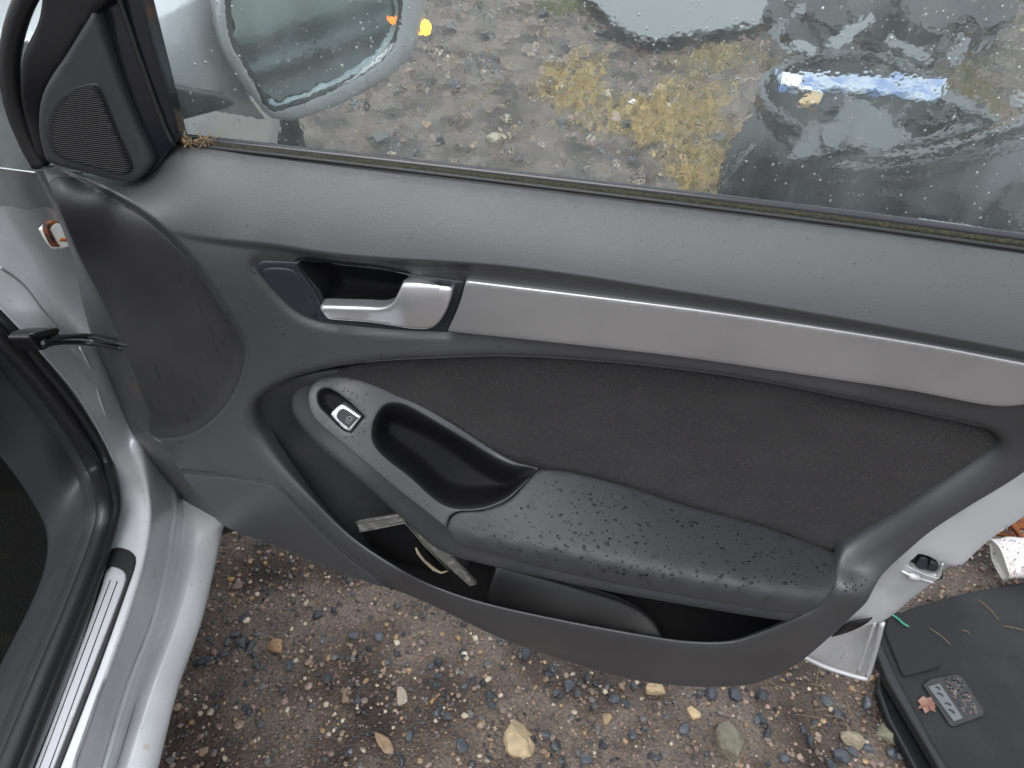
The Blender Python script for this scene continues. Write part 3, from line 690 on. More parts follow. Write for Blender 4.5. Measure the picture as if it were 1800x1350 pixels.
patch('kick_panel', [(88, 318), (130, 312), (236, 370), (326, 449), (390, 538), (426, 598), (430, 628), (419, 670), (395, 714), (356, 751), (322, 766), (290, 770), (266, 764), (262, 730), (240, 668), (207, 590), (174, 517), (140, 450), (102, 360)],
      shifted(card, .0012), M['kick'], trim, step=8, roll=(4, .0015), thick=.002)
patch('speaker_cover', [(322, 832), (360, 836), (400, 839), (482, 857), (526, 898), (594, 966), (672, 1030), (600, 1005), (486, 958), (398, 922), (350, 870)],
      shifted(card, .0010), M['smooth'], trim, step=8, roll=(4, .0012), thick=.002)
# lower hairline pieces around the speaker cover
V_, F_ = tube([card(np.array(a), np.array(b))-np.array([0, .0006, 0]) for a, b in smooth_poly([(318, 827), (400, 835), (484, 853), (530, 894), (600, 963), (690, 1036)], 8, False)], .0011, 6)
mesh_obj('cover_seam', V_, F_, M['trim_low'], trim)

# front upper corner: tweeter panel, frame
tw = lambda p0: door_surf([(160, 20, p0-.004), (262, 300, p0-.006), (80, 290, p0+.012), (65, 180, p0+.010), (200, 320, p0)])
twp = patch('tweeter_panel', [(155, 30), (161, 22), (168, 30), (178, 58), (208, 145), (240, 225), (266, 285), (258, 305), (238, 321), (210, 323), (150, 308), (82, 288), (70, 262), (64, 225), (68, 180), (82, 145), (115, 95)], tw(.052), M['trim_low'], car, step=6, roll=(10, .007), thick=.02)
GR = [(82, 222), (92, 187), (116, 161), (148, 148), (172, 147), (181, 160), (208, 226), (234, 286), (233, 300), (216, 307), (160, 293), (100, 273), (85, 255)]
gr = patch('tweeter_mesh', GR, shifted(tw(.052), .001), M['black'], twp, step=6, roll=(4, .002), thick=.002)
grp = smooth_poly(GR, 4); ribs = []; tf = shifted(tw(.052), .0026)
for k in range(50):
    v0 = 138+k*3.5; us = np.arange(80, 240, 3.); vv = v0+0.10*(us-150)
    q = np.stack([us, vv], 1); ok = inside(q, grp) & (dist(q, grp) > 3)
    if ok.sum() > 2:
        q = q[ok]; ribs.append(tube(tf(q[:, 0], q[:, 1])[np.r_[0:len(q)-1:4, len(q)-1]], .0006, 5))
V_, F_ = merge(ribs); o = mesh_obj('grille_rib', V_, F_, M['rubber'], twp); o['kind'] = 'stuff'
frf = door_surf([(240, 0, .03), (315, 245, .03), (262, 305, .036), (200, 0, .03), (30, 0, .05), (60, 250, .055), (20, 130, .058)])
fr = patch('window_frame', [(168, -70, 's'), (222, -70, 's'), (245, 0), (280, 120), (313, 246, 's'), (300, 262), (262, 308), (240, 240), (205, 140), (175, 50)], frf, M['gloss'], car, step=10, roll=(3, .002), thick=.02, closed_smooth=True)
V_, F_ = tube([P(a, b, 'p', .034) for a, b in smooth_poly([(188, -60), (213, 10), (255, 130), (290, 225), (306, 257)], 12, False)], .0022, 8); mesh_obj('frame_lip', V_, F_, M['rubber'], fr)
V_, F_ = tube([P(a, b, 'p', .020) for a, b in smooth_poly([(205, -60), (235, 30), (270, 130), (298, 215), (312, 246)], 12, False)], .0055, 8); mesh_obj('glass_channel', V_, F_, M['rubber'], fr)
fo = door_surf([(100, 0, .045), (40, 150, .052), (70, 290, .050), (160, 0, .045), (65, 200, .046), (190, -60, .045)])
patch('frame_cover', [(90, -70), (190, -70), (190, 0), (166, 30), (110, 120), (72, 200), (80, 292), (64, 280), (44, 225), (32, 160), (36, 100), (62, 40)], fo, M['black'], car, step=8, roll=(10, .008), thick=.02)
V_, F_ = tube([P(a, b, 'p', .040) for a, b in smooth_poly([(80, -60), (45, 0), (24, 60), (17, 120), (24, 180), (45, 240), (72, 292)], 10, False)], .0085, 10); mesh_obj('door_edge_seal', V_, F_, M['rubber'], car)

# window glass: a real sheet 4 mm thick, wet outside
gl = [P(-40+0, -160, 'p', 0.), P(2100, -160, 'p', 0.), P(2100, 560, 'p', 0.), P(150, 300, 'p', 0.)]
V_ = [(-.62, 0, .86), (1.0, 0, .86), (1.0, 0, 1.42), (-.62, 0, 1.42)]
V_ = [(-.66, .0, .88), (.95, .0, .88), (.95, .0, 1.40), (-.40, .0, 1.40), (-.66, 0, 1.1)]
k = len(V_); V2 = V_+[(a, .004, c) for a, b, c in V_]
glass = mesh_obj('window_glass', V2, [tuple(range(k)), tuple(range(2*k-1, k-1, -1))]+[(i, i+k, (i+1) % k+k, (i+1) % k) for i in range(k)], M['glass'], car, smooth=False)
# belt seals
def belt(off, p, u0=300, u1=1960):
    top = smooth_poly([(311, 254), (600, 288), (900, 324), (1200, 361), (1500, 399), (1800, 441), (1960, 462)], 25, False)
    return [P(a, b-off(a) if callable(off) else b-off, 'p', p) for a, b in top if a >= u0]
gap = lambda a: 6+8*(a-311)/1500
V_, F_ = tube(belt(lambda a: 12+10*(a-311)/1500, .006), .0046, 10); mesh_obj('outer_belt_seal', V_, F_, M['gloss'], car)
V_, F_ = tube(belt(lambda a: 5+6*(a-311)/1500, .011), .0036, 8); mesh_obj('inner_belt_seal', V_, F_, M['dirt'], car)
V_, F_ = tube(belt(lambda a: 2, .020), .0022, 8); mesh_obj('trim_top_lip', V_, F_, M['rubber'], trim)
V_ = [(-.66, .0065, .80), (.95, .0065, .80), (.95, .0065, .905), (-.66, .0065, .905)]
# leaf litter in the window corner
parts = []
for i in range(40):
    a = P(315+rng.gamma(2, 12), 247+rng.normal(0, 4)+(i % 7), 'p', .016+rng.uniform(0, .008)); d = rng.normal(size=3)*.004
    parts.append(tube([a-d, a+d*.2, a+d], rng.uniform(.0003, .0009), 5))
V_, F_ = merge(parts); o = tag(mesh_obj('leaf_litter', V_, F_, M['straw'], None), 'brown bits of leaf litter caught in the lower front corner of the window', 'leaf litter'); o['kind'] = 'stuff'

# door shell: silver pressed steel behind the trim
shf = mixed_surf([(1800, 870, 'p', .035), (1700, 940, 'p', .034), (1620, 1000, 'p', .036), (1560, 1060, 'p', .036), (1480, 1090, 'p', .036), (1900, 750, 'p', .034), (1000, 900, 'p', .0), (300, 600, 'p', .02), (1000, 500, 'p', .0), (300, 850, 'p', .02)])
shell = patch('door_shell', [(1970, 640, 's'), (2010, 740, 's'), (1800, 911), (1740, 952), (1688, 1001, 's'), (1668, 996), (1657, 993), (1655, 1016, 's'), (1610, 1050), (1560, 1090), (1500, 1108), (1440, 1130, 's'), (1430, 1090), (1500, 1000), (1620, 900), (1800, 760)],
              door_surf([(1800, 870, .040), (1700, 940, .040), (1620, 1000, .046), (1560, 1060, .050), (1460, 1100, .056), (1900, 750, .038)]), M['paint_flat'], car, step=9, roll=(5, .004), thick=.045, holes=[[(1597, 995), (1610, 982), (1622, 977), (1648, 989), (1652, 998), (1650, 1013), (1630, 1011), (1610, 1003)]], hole_thick=.01)
lf = door_surf([(1600, 990, .040), (1650, 990, .040), (1650, 1015, .042), (1600, 1005, .042)])
lt = patch('latch', [(1592, 996), (1608, 978), (1622, 972), (1654, 986), (1657, 1000), (1655, 1018), (1630, 1016), (1606, 1008)], lf, M['black'], car, step=4, thick=.01, bowl=(8, .006))
for pts, pp in (([(1612, 998), (1628, 1002), (1632, 985), (1618, 982)], .041), ([(1633, 1003), (1646, 1006), (1648, 993), (1637, 989)], .044)):
    o = patch('latch_claw', pts, door_surf([(1600, 990, pp), (1650, 990, pp), (1650, 1015, pp), (1600, 1005, pp+.001)]), M['bezel'], lt, step=3, roll=(3, .002), thick=.006)
V_, F_ = tube([P(a, b, 'p', .047) for a, b in smooth_poly([(1597, 997), (1612, 1004), (1632, 1012), (1651, 1016), (1654, 1004), (1657, 990)], 5, False)], .0012, 6); mesh_obj('latch_edge', V_, F_, M['paint'], lt)
V_, F_ = tube(curve3([P(1584, 1003, 'p', .047), P(1605, 1013, 'p', .051), P(1640, 1024, 'p', .047)], 6), [.002]*5+[.005]*3+[.002]*5, 8); mesh_obj('pressed_bead', V_, F_, M['paint'], shell)
bot = door_surf([(1410, 1150, .050), (1450, 1100, .052), (1525, 1195, .035), (1550, 1090, .040), (1480, 1140, .030)])
bs = patch('shell_bottom', [(1400, 1140, 's'), (1412, 1158), (1450, 1175), (1500, 1190), (1526, 1196, 's'), (1540, 1140), (1553, 1091, 's'), (1530, 1086), (1480, 1096), (1430, 1120)], bot, M['paint'], shell, step=6, roll=(4, .003), thick=.006)
V_, F_ = merge([tube([P(a, b, 'p', .051) for a, b in smooth_poly([(1404, 1150), (1450, 1172), (1500, 1188), (1524, 1194)], 8, False)], .0032, 8),
                tube([P(a, b, 'p', .045) for a, b in smooth_poly([(1551, 1094), (1538, 1145), (1524, 1193)], 8, False)], .0035, 8),
                tube([P(a, b, 'p', .046) for a, b in smooth_poly([(1538, 1092), (1522, 1140), (1508, 1182)], 8, False)], .0022, 8)])
mesh_obj('hem_flange', V_, F_, M['paint'], shell)
patch('dark_gusset', [(1462, 1120, 's'), (1490, 1098), (1534, 1087, 's'), (1520, 1098), (1490, 1112)], door_surf([(1462, 1120, .060), (1534, 1087, .060), (1490, 1100, .062), (1500, 1110, .06)]), M['black'], shell, step=5, thick=.002)
# front face of shell, between trim and jamb
K_ = lambda b: float(np.interp(b, [300, 440, 560], [-.15, .0, 1.]))
E_ = [(60, 300), (95, 365), (133, 450), (167, 517), (200, 590), (233, 670), (257, 733), (285, 787), (345, 874), (420, 935)]
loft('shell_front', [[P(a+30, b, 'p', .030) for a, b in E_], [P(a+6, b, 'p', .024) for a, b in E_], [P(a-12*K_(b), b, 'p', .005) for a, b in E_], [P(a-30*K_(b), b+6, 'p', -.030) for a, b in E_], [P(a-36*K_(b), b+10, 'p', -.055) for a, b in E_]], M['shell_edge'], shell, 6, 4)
# outer skin of the door (seen from the side only)
patch('outer_skin', [(330, 300), (700, 330), (1200, 390), (1900, 480), (1985, 640), (1990, 740), (1790, 895), (1600, 1045), (1400, 1140), (1250, 1160), (900, 1080), (600, 960), (400, 870), (330, 760), (260, 600), (200, 400)],
      lambda u, v: P(u, v, 'p', .0+0*np.asarray(u, float)), M['paint'], shell, step=30, thick=.05)

# ---------------- door mirror outside
mc = np.array([-.34, .20, .985]); mn = np.array([.62, -.78, .05]); mn /= np.linalg.norm(mn)
mf = lambda off: (lambda u, v: P(u, v, 'pl', (mc+mn*off, mn)))
mir = patch('side_mirror', [(385, -120), (384, -40), (384, 30), (395, 85), (425, 140), (455, 185), (478, 208), (510, 216), (545, 208), (620, 178), (690, 138), (735, 90), (750, 40), (752, -40), (740, -120)],
            mf(.0), M['paint'], car, step=12, roll=(14, .012), thick=.10, holes=[[(400, -100), (396, -30), (402, 30), (412, 75), (445, 135), (474, 188), (490, 190), (560, 165), (640, 122), (685, 82), (702, 40), (704, -40), (690, -100)]], hole_roll=(6, .004), hole_thick=.02)
patch('mirror_glass', [(395, -105), (391, -30), (397, 30), (407, 78), (440, 140), (472, 193), (490, 196), (562, 170), (645, 127), (690, 85), (708, 40), (709, -40), (695, -105)], mf(-.012), M['mirror'], mir, step=20, thick=.003)
V_, F_ = tube([mf(-.004)(np.array(a), np.array(b)) for a, b in smooth_poly([(403, -60), (401, 30), (411, 78), (445, 138), (476, 190), (492, 191), (560, 167), (640, 126), (687, 84), (703, 40), (704, -40)], 10, False)], .0040, 8); mesh_obj('mirror_gasket', V_, F_, M['rubber'], mir)
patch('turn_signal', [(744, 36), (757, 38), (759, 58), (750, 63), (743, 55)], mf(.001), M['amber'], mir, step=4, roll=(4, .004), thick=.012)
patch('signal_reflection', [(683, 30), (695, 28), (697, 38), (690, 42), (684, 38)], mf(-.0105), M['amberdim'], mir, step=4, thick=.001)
# the arm of the mirror
arm_m = [[P(236, 45, 'p', -.05), P(300, 20, 'p', -.10), P(400, -40, 'p', -.20)], [P(268, 80, 'p', -.045), P(330, 70, 'p', -.10), P(400, 50, 'p', -.19)],
         [P(285, 130, 'p', -.04), P(340, 140, 'p', -.09), P(420, 130, 'p', -.19)], [P(295, 158, 'p', -.045), P(350, 175, 'p', -.10), P(445, 180, 'p', -.20)], [P(305, 175, 'p', -.07), P(360, 190, 'p', -.13), P(470, 210, 'p', -.23)]]
loft('mirror_arm', arm_m, M['paint'], mir, 8, 6, .004)
patch('mirror_foot', [(285, 148, 's'), (340, 160), (400, 172), (412, 186), (380, 196), (310, 214, 's')], door_surf([(285, 148, -.012), (400, 172, -.030), (310, 214, -.012), (400, 195, -.030)]), M['bumper'], mir, step=8, roll=(5, .003), thick=.008)

# ---------------- front wing, wheel and windscreen pillar
def W(l, n, z): return LF*l+NL*n+np.array([0, 0, z])          # along the car, outward, up
arch = lambda z: .62-math.sqrt(max(0, .36**2-(max(z, .32)-.32)**2))
rows = []
for z, n in ((.30, -.475), (.40, -.465), (.52, -.46), (.64, -.462), (.74, -.470), (.82, -.482), (.88, -.505), (.915, -.55), (.93, -.62), (.94, -.75), (.95, -1.0)):
    l1 = 1.02-math.sqrt(max(0, .37**2-(z-.32)**2)) if z < .69 else 1.9
    rows.append([W(.40, n-.01, z), W(.40+(l1-.40)*.33, n, z), W(.40+(l1-.40)*.66, n, z), W(l1, n-(.0 if z < .69 else .06), z-(0 if z < .69 else .06))])
loft('front_wing', rows, M['paint'], car, 8, 4, .004)
V_ = []; F_ = []; segn = 40; prof = [(.22, 0), (.27, .03), (.30, .04), (.322, .02), (.325, -.05), (.322, -.14), (.30, -.18)]
for i in range(segn):
    a = 2*math.pi*i/segn
    for r_, n_ in prof: V_.append(W(1.02+r_*math.cos(a), -.53+n_, .322+r_*math.sin(a)))
for i in range(segn):
    for j in range(len(prof)-1): a = i*len(prof)+j; b = ((i+1) % segn)*len(prof)+j; F_.append((a, a+1, b+1, b))
mesh_obj('tyre', V_, F_, M['tyre'], car)
V_ = [W(1.02, -.56, .322)]+[W(1.02+.225*math.cos(2*math.pi*i/segn), -.535, .322+.225*math.sin(2*math.pi*i/segn)) for i in range(segn)]
mesh_obj('wheel_rim', V_, [(0, 1+i, 1+(i+1) % segn) for i in range(segn)], M['paint_flat'], car)

# ---------------- jamb and sill: curves running from the front post down into the sill
def C(*pts): return [P(p[0], p[1], p[2], p[3]-(.00034*min(330, max(0, 600-p[1])) if p[2] == 'n' else 0)) for p in pts]
c_in = C((-60, 470, 'n', -.655), (0, 548, 'n', -.650), (60, 612, 'n', -.645), (135, 700, 'n', -.64), (190, 800, 'n', -.635), (206, 870, 'z', .428), (192, 950, 'z', .419), (150, 1070, 'z', .418), (98, 1200, 'z', .418), (38, 1350, 'z', .418), (-5, 1460, 'z', .418))
c_a = C((-50, 380, 'n', -.642), (20, 480, 'n', -.638), (90, 570, 'n', -.632), (160, 670, 'n', -.627), (222, 780, 'n', -.62), (254, 870, 'z', .426), (252, 950, 'z', .419), (226, 1060, 'z', .417), (174, 1210, 'z', .417), (124, 1350, 'z', .417), (82, 1460, 'z', .417))
c_b = C((-30, 330, 'n', -.64), (40, 420, 'n', -.636), (110, 530, 'n', -.630), (175, 630, 'n', -.622), (236, 750, 'n', -.614), (264, 870, 'z', .420), (262, 950, 'z', .412), (232, 1060, 'z', .409), (177, 1210, 'z', .409), (128, 1350, 'z', .409), (88, 1460, 'z', .409))
c_c = C((-10, 290, 'n', -.655), (62, 390, 'n', -.65), (125, 480, 'n', -.645), (190, 600, 'n', -.637), (252, 735, 'n', -.625), (294, 870, 'z', .375), (290, 950, 'z', .358), (262, 1080, 'z', .352), (212, 1210, 'z', .350), (170, 1350, 'z', .350), (132, 1460, 'z', .350))
c_d = C((10, 250, 'n', -.66), (75, 360, 'n', -.66), (135, 460, 'n', -.655), (205, 600, 'n', -.645), (265, 740, 'n', -.632), (306, 870, 'z', .360), (303, 960, 'z', .350), (277, 1080, 'z', .346), (229, 1210, 'z', .344), (187, 1350, 'z', .344), (150, 1460, 'z', .344))
c_e = C((40, 230, 'n', -.675), (95, 350, 'n', -.675), (150, 455, 'n', -.67), (222, 600, 'n', -.66), (280, 740, 'n', -.648), (319, 880, 'z', .338), (317, 970, 'z', .330), (294, 1080, 'z', .328), (248, 1210, 'z', .327), (205, 1350, 'z', .327), (168, 1460, 'z', .327))
c_f = C((70, 220, 'n', -.69), (120, 330, 'n', -.69), (180, 440, 'n', -.69), (260, 600, 'n', -.655), (320, 760, 'n', -.610), (350, 890, 'z', .342), (345, 975, 'z', .340), (318, 1080, 'z', .338), (268, 1210, 'z', .338), (222, 1350, 'z', .338), (188, 1460, 'z', .338))
c_g = C((120, 210, 'n', -.70), (170, 320, 'n', -.70), (230, 430, 'n', -.70), (310, 600, 'n', -.64), (368, 760, 'n', -.570), (393, 890, 'z', .331), (384, 945, 'z', .328), (353, 1080, 'z', .325), (308, 1210, 'z', .325), (272, 1350, 'z', .325), (242, 1460, 'z', .325))
c_h = [p-np.array([0, 0, .02])-NL*.018 for p in c_g]
c_i = [p-np.array([0, 0, .10])-NL*.10 for p in c_g]
jamb = loft('door_jamb', [c_in, c_a, c_b, c_c, c_d, c_e, c_f, c_g, c_h, c_i], M['paint'], car, 8, 6, .003)
# front post, light body above the seal at the top left
loft('front_post', [C((-120, -160, 'n', -.70), (-90, 100, 'n', -.68), (-80, 420, 'n', -.66)), C((-40, -160, 'n', -.67), (-30, 60, 'n', -.66), (-40, 440, 'n', -.65)), C((40, -160, 'n', -.655), (10, 80, 'n', -.65), (10, 400, 'n', -.648)),
                    C((110, -160, 'n', -.66), (60, 90, 'n', -.655), (90, 380, 'n', -.668)), C((180, -160, 'n', -.69), (120, 110, 'n', -.69), (160, 380, 'n', -.71))], M['paint_flat'], car, 8, 6, .003)
V_, F_ = tube(curve3(C((8, 120, 'n', -.64), (18, 180, 'n', -.64), (30, 240, 'n', -.64), (44, 285, 'n', -.645)), 6), .0016, 6); mesh_obj('post_seam', V_, F_, M['rubber'], jamb)
# sealant beads on the jamb
for pts in ([(0, 470), (40, 500), (75, 545), (100, 575)], [(140, 610), (165, 660), (172, 690), (185, 730)]):
    V_, F_ = tube(curve3([P(a, b, 'n', -.624 if b > 600 else -.629) for a, b in pts], 6), .0016, 6); mesh_obj('sealant_bead', V_, F_, M['paint_flat'], jamb)
# rubber seal round the opening: two lips
s1 = curve3(C((-80, 480, 'n', -.655), (0, 562, 'n', -.652), (62, 630, 'n', -.648), (130, 715, 'n', -.642), (186, 810, 'n', -.635), (201, 875, 'z', .452), (192, 935, 'z', .438), (152, 1055, 'z', .432), (93, 1200, 'z', .432), (34, 1350, 'z', .432), (-8, 1450, 'z', .432)), 8)
s2 = curve3(C((-100, 500, 'n', -.66), (-12, 585, 'n', -.658), (50, 650, 'n', -.655), (115, 735, 'n', -.65), (168, 825, 'n', -.643), (184, 885, 'z', .46), (176, 940, 'z', .445), (134, 1055, 'z', .44), (74, 1200, 'z', .44), (12, 1350, 'z', .44), (-33, 1450, 'z', .44)), 8)
V_, F_ = tube(s1, .0085, 10); seal = mesh_obj('door_seal', V_, F_, M['rubber'], car)
V_, F_ = tube(s2, .0105, 10); mesh_obj('seal_lip', V_, F_, M['rubber'], seal)
# inner sill trim and carpet
loft('sill_trim', [C((-160, 560, 'n', -.68), (-30, 610, 'n', -.68), (35, 670, 'n', -.68), (95, 755, 'n', -.675), (140, 840, 'n', -.67), (158, 895, 'z', .435), (146, 950, 'z', .425), (110, 1055, 'z', .42), (50, 1200, 'z', .42), (-20, 1350, 'z', .42), (-70, 1450, 'z', .42)),
                   C((-180, 600, 'n', -.70), (-60, 660, 'n', -.70), (20, 720, 'n', -.70), (72, 800, 'n', -.695), (112, 880, 'n', -.69), (122, 930, 'z', .40), (105, 1000, 'z', .395), (70, 1090, 'z', .39), (0, 1230, 'z', .39), (-70, 1380, 'z', .39), (-120, 1450, 'z', .39)),
                   C((-200, 660, 'n', -.74), (-90, 720, 'n', -.74), (-10, 790, 'n', -.74), (50, 870, 'n', -.735), (80, 930, 'n', -.73), (80, 990, 'z', .33), (55, 1060, 'z', .32), (0, 1170, 'z', .31), (-60, 1300, 'z', .31), (-120, 1430, 'z', .31), (-160, 1500, 'z', .31))],
     M['trim_low'], car, 8, 6, .003)
loft('inner_carrier', [s2.tolist()[::8], [ (p-NL*.03-np.array([0, 0, .012])).tolist() for p in s2[::8]]], M['trim_low'], car, 8, 1, .002)
V_ = [W(a, n_, z_) for a in (-1.5, .6) for n_, z_ in ((-.70, .27), (-1.9, .25))]
mesh_obj('floor_carpet', V_, [(0, 1, 3, 2)], M['carpet'], car, smooth=False)
V_ = [W(.25, -.84, .2), W(.25, -1.9, .2), W(.35, -1.9, 1.0), W(.35, -.84, 1.0)]
mesh_obj('bulkhead', V_, [(0, 1, 2, 3)], M['carpet'], car, smooth=False)
# sill plate
spf = lambda u, v: P(u, v, 'z', .4235)
sp = patch('sill_plate', [(192, 965), (205, 961), (226, 966), (238, 978), (236, 996), (226, 1025), (170, 1180), (102, 1355), (60, 1460, 's'), (8, 1460, 's'), (56, 1350), (120, 1190), (165, 1060)], spf, M['rubber'], car, step=10, roll=(3, .0015), thick=.006)
sp2 = lambda u, v: P(u, v, 'z', .4255)
pi = patch('plate_insert', [(187, 1000), (196, 995), (212, 999), (221, 1008), (219, 1025), (160, 1180), (92, 1355), (50, 1460, 's'), (15, 1460, 's'), (62, 1345), (125, 1180), (175, 1040)], sp2, M['plate'], sp, step=8, roll=(4, .002), thick=.002)
for a, b in (((194, 1020), (50, 1400)), ((206, 1022), (68, 1400))):
    V_, F_ = tube([P(*a, 'z', .4258), P(*b, 'z', .4258)], .0006, 5); mesh_obj('plate_groove', V_, F_, M['bolt'], sp)
# check strap
ck = [P(70, 600, 'n', -.615), P(110, 592, 'n', -.600), P(160, 592, 'n', -.585), P(212, 602, 'p', .035), P(260, 606, 'p', .03)]
V_, F_ = tube(curve3(ck, 6), .0068, 8, flat=.35); strap = mesh_obj('check_strap', V_, F_, M['black'], car)
V_, F_ = tube(curve3([P(72, 608, 'n', -.612), P(112, 602, 'n', -.600), P(160, 604, 'n', -.582), P(215, 612, 'p', .036)], 6), .0028, 6); mesh_obj('strap_rib', V_, F_, M['rubber'], strap)
bxf = lambda nn: (lambda u, v: P(u, v, 'n', nn))
patch('strap_bracket', [(53, 592), (62, 582), (95, 576), (106, 578), (104, 588), (92, 600), (88, 611), (72, 616), (64, 608)], bxf(-.612), M['black'], strap, step=4, roll=(3, .003), thick=.02)
patch('bracket_plate', [(60, 586), (96, 577), (106, 579), (102, 587), (70, 592)], bxf(-.606), M['bolt'], strap, step=4, roll=(2, .001), thick=.004)
V_ = []; cpt = P(75, 602, 'n', -.607); up = np.array([0, 0, 1.]); 
for i in range(6): V_.append(cpt+(LF*math.cos(i*math.pi/3)+up*math.sin(i*math.pi/3))*.0042)
V_ += [p+NL*.004 for p in V_]; mesh_obj('bolt', V_, [tuple(range(6)), tuple(range(11, 5, -1))]+[(i, (i+1) % 6, (i+1) % 6+6, i+6) for i in range(6)], M['bolt'], strap, smooth=False)
# hinge tab with rust
hb = patch('hinge_tab', [(88, 402, 's'), (100, 392), (118, 400, 's'), (127, 428), (124, 432), (110, 437, 's'), (100, 424)], bxf(-.615), M['white'], car, step=4, roll=(2, .001), thick=.012)
patch('hinge_rust', [(84, 396), (96, 388), (104, 392), (92, 402), (106, 432), (100, 434), (88, 414)], bxf(-.6155), M['rust'], hb, step=4, thick=.006)
patch('hinge_mark', [(104, 424), (107, 419), (112, 418), (118, 421), (117, 425), (110, 424)], bxf(-.6145), M['orange'], hb, step=3, thick=.0005)

# ================================================================== THINGS ON THE GROUND
def flatpoly(name, uv, z0, th, mt, parent=None, bev=.004, z_of=None):
    a = [P(u, v, 'z', z0) for u, v in uv]; k = len(a); lo = [p-np.array([0, 0, th]) for p in a]
    V = a+lo; Fc = [tuple(range(k)), tuple(range(2*k-1, k-1, -1))]+[(i, i+k, (i+1) % k+k, (i+1) % k) for i in range(k)]
    o = mesh_obj(name, V, Fc, mt, parent, smooth=False)
    if bev: bevel(o, bev, 3)
    return o
# black boot liner
lc = P(1700, 1200, 'z', 0.)
liner = thing('boot_liner', 'black felt covered boot liner lying on the gravel beside the rear end of the door', 'car part', (lc[0], lc[1], 0))
flatpoly('board', [(1547, 1092), (1600, 1068), (1700, 1040), (1800, 1022), (2100, 980), (2500, 1300), (2300, 1800), (1800, 1560), (1640, 1310), (1575, 1190), (1548, 1130)], .055, .02, M['liner'], liner, .006)
flatpoly('side_lip', [(1540, 1118), (1549, 1112), (1590, 1190), (1660, 1300), (1790, 1560), (1760, 1560), (1640, 1330), (1560, 1195), (1538, 1140)], .052, .022, M['liner_edge'], liner, .005)
flatpoly('raised_pad', [(1562, 1080), (1588, 1074), (1604, 1090), (1655, 1168), (1652, 1172), (1592, 1188), (1586, 1184), (1556, 1110)], .0615, .008, M['liner'], liner, .004)
flatpoly('slot_frame', [(1622, 1203), (1635, 1192), (1680, 1184), (1692, 1188), (1732, 1250), (1730, 1258), (1678, 1277), (1668, 1272)], .0600, .006, M['rubber'], liner, .004)
flatpoly('slot_insert', [(1631, 1206), (1652, 1200), (1694, 1262), (1677, 1268)], .0625, .004, M['panelgrey'], liner, .002)
V_ = []; F_ = []; T_ = []
o = scatter('torn_foam', np.array([P(1658+rng.uniform(0, 28)+k_*.55, 1194+rng.uniform(-3, 3)+k_*.9, 'z', .06)[:2] for k_ in np.linspace(0, 66, 260)]), rng.uniform(.0012, .0035, 260), (8, 4, 1, 1, 2, 0, 0, 0, 3, 0), T1, mt='rock')
for vtx in o.data.vertices: vtx.co.z += .061
o.parent = liner; o.location = -liner.location
for a, b in (((1645, 1207), (1652, 1212)), ((1648, 1218), (1658, 1224)), ((1662, 1236), (1672, 1240)), ((1668, 1247), (1678, 1254))):
    V_, F_ = tube([P(*a, 'z', .0635), P((a[0]+b[0])/2+2, (a[1]+b[1])/2-1, 'z', .0635), P(*b, 'z', .0635)], .0012, 5); mesh_obj('slot_groove', V_, F_, M['rubber'], liner)
# second piece lying under the liner
o = flatpoly('plastic_sheet', [(1545, 1185), (1570, 1200), (1650, 1330), (1760, 1560), (1700, 1560), (1600, 1340), (1560, 1265), (1542, 1215)], .022, .018, M['bumper'], None, .006)
tag(o, 'glossy black plastic strip under the left edge of the boot liner', 'plastic strip')
# leaf on the liner
lp = [(1613, 1232), (1622, 1224), (1630, 1228), (1637, 1224), (1640, 1233), (1650, 1240), (1642, 1244), (1645, 1252), (1634, 1248), (1626, 1254), (1622, 1245), (1614, 1246), (1618, 1238)]
a = [P(u, v, 'z', .058+.004*math.sin(i*2.1)) for i, (u, v) in enumerate(lp)]; c0 = np.mean(a, 0)-np.array([0, 0, .001])
o = mesh_obj('fallen_leaf', [*a, c0], [(i, (i+1) % len(a), len(a)) for i in range(len(a))], M['leaf'], None, smooth=False)
s_ = o.modifiers.new('s', 'SOLIDIFY'); s_.thickness = .0006; tag(o, 'small wilted brown leaf beside the slot in the boot liner', 'leaf')
V_, F_ = tube(curve3([P(1566, 1079, 'z', .066), P(1578, 1087, 'z', .066), P(1588, 1096, 'z', .067), P(1597, 1101, 'z', .066)], 5), .0022, 6, flat=.5)
tag(mesh_obj('green_cord', V_, F_, M['green']), 'short green plastic cord on the corner of the black liner', 'cord')
for i, (a, b, lab) in enumerate((((1634, 1104), (1671, 1134), 'long straw coloured twig in the middle of the liner'), ((1720, 1054), (1756, 1090), 'thin pale stem near the far edge of the liner'), ((1690, 1107), (1704, 1113), 'very short pale stem on the liner'),
                                 ((1765, 1100), (1800, 1108), 'thin brown stem at the right edge of the liner'))):
    V_, F_ = tube(curve3([P(*a, 'z', .058), P((a[0]+b[0])/2+3, (a[1]+b[1])/2, 'z', .060), P(*b, 'z', .058)], 4), .0006, 5)
    tag(mesh_obj('twig', V_, F_, M['straw']), lab, 'twig')
for i in range(16):
    c = P(rng.uniform(1330, 1500), rng.uniform(1180, 1290), 'z', .006); d = rng.normal(size=3)*(.014, .014, .001)
    V_, F_ = tube(curve3([c-d, c+rng.normal(size=3)*.001, c+d], 3), rng.uniform(.0004, .0008), 5)
    tag(mesh_obj('twig', V_, F_, M['straw']), 'dry brown grass stem lying on the gravel under the rounded trim corner', 'twig', 'dry stems on the gravel')
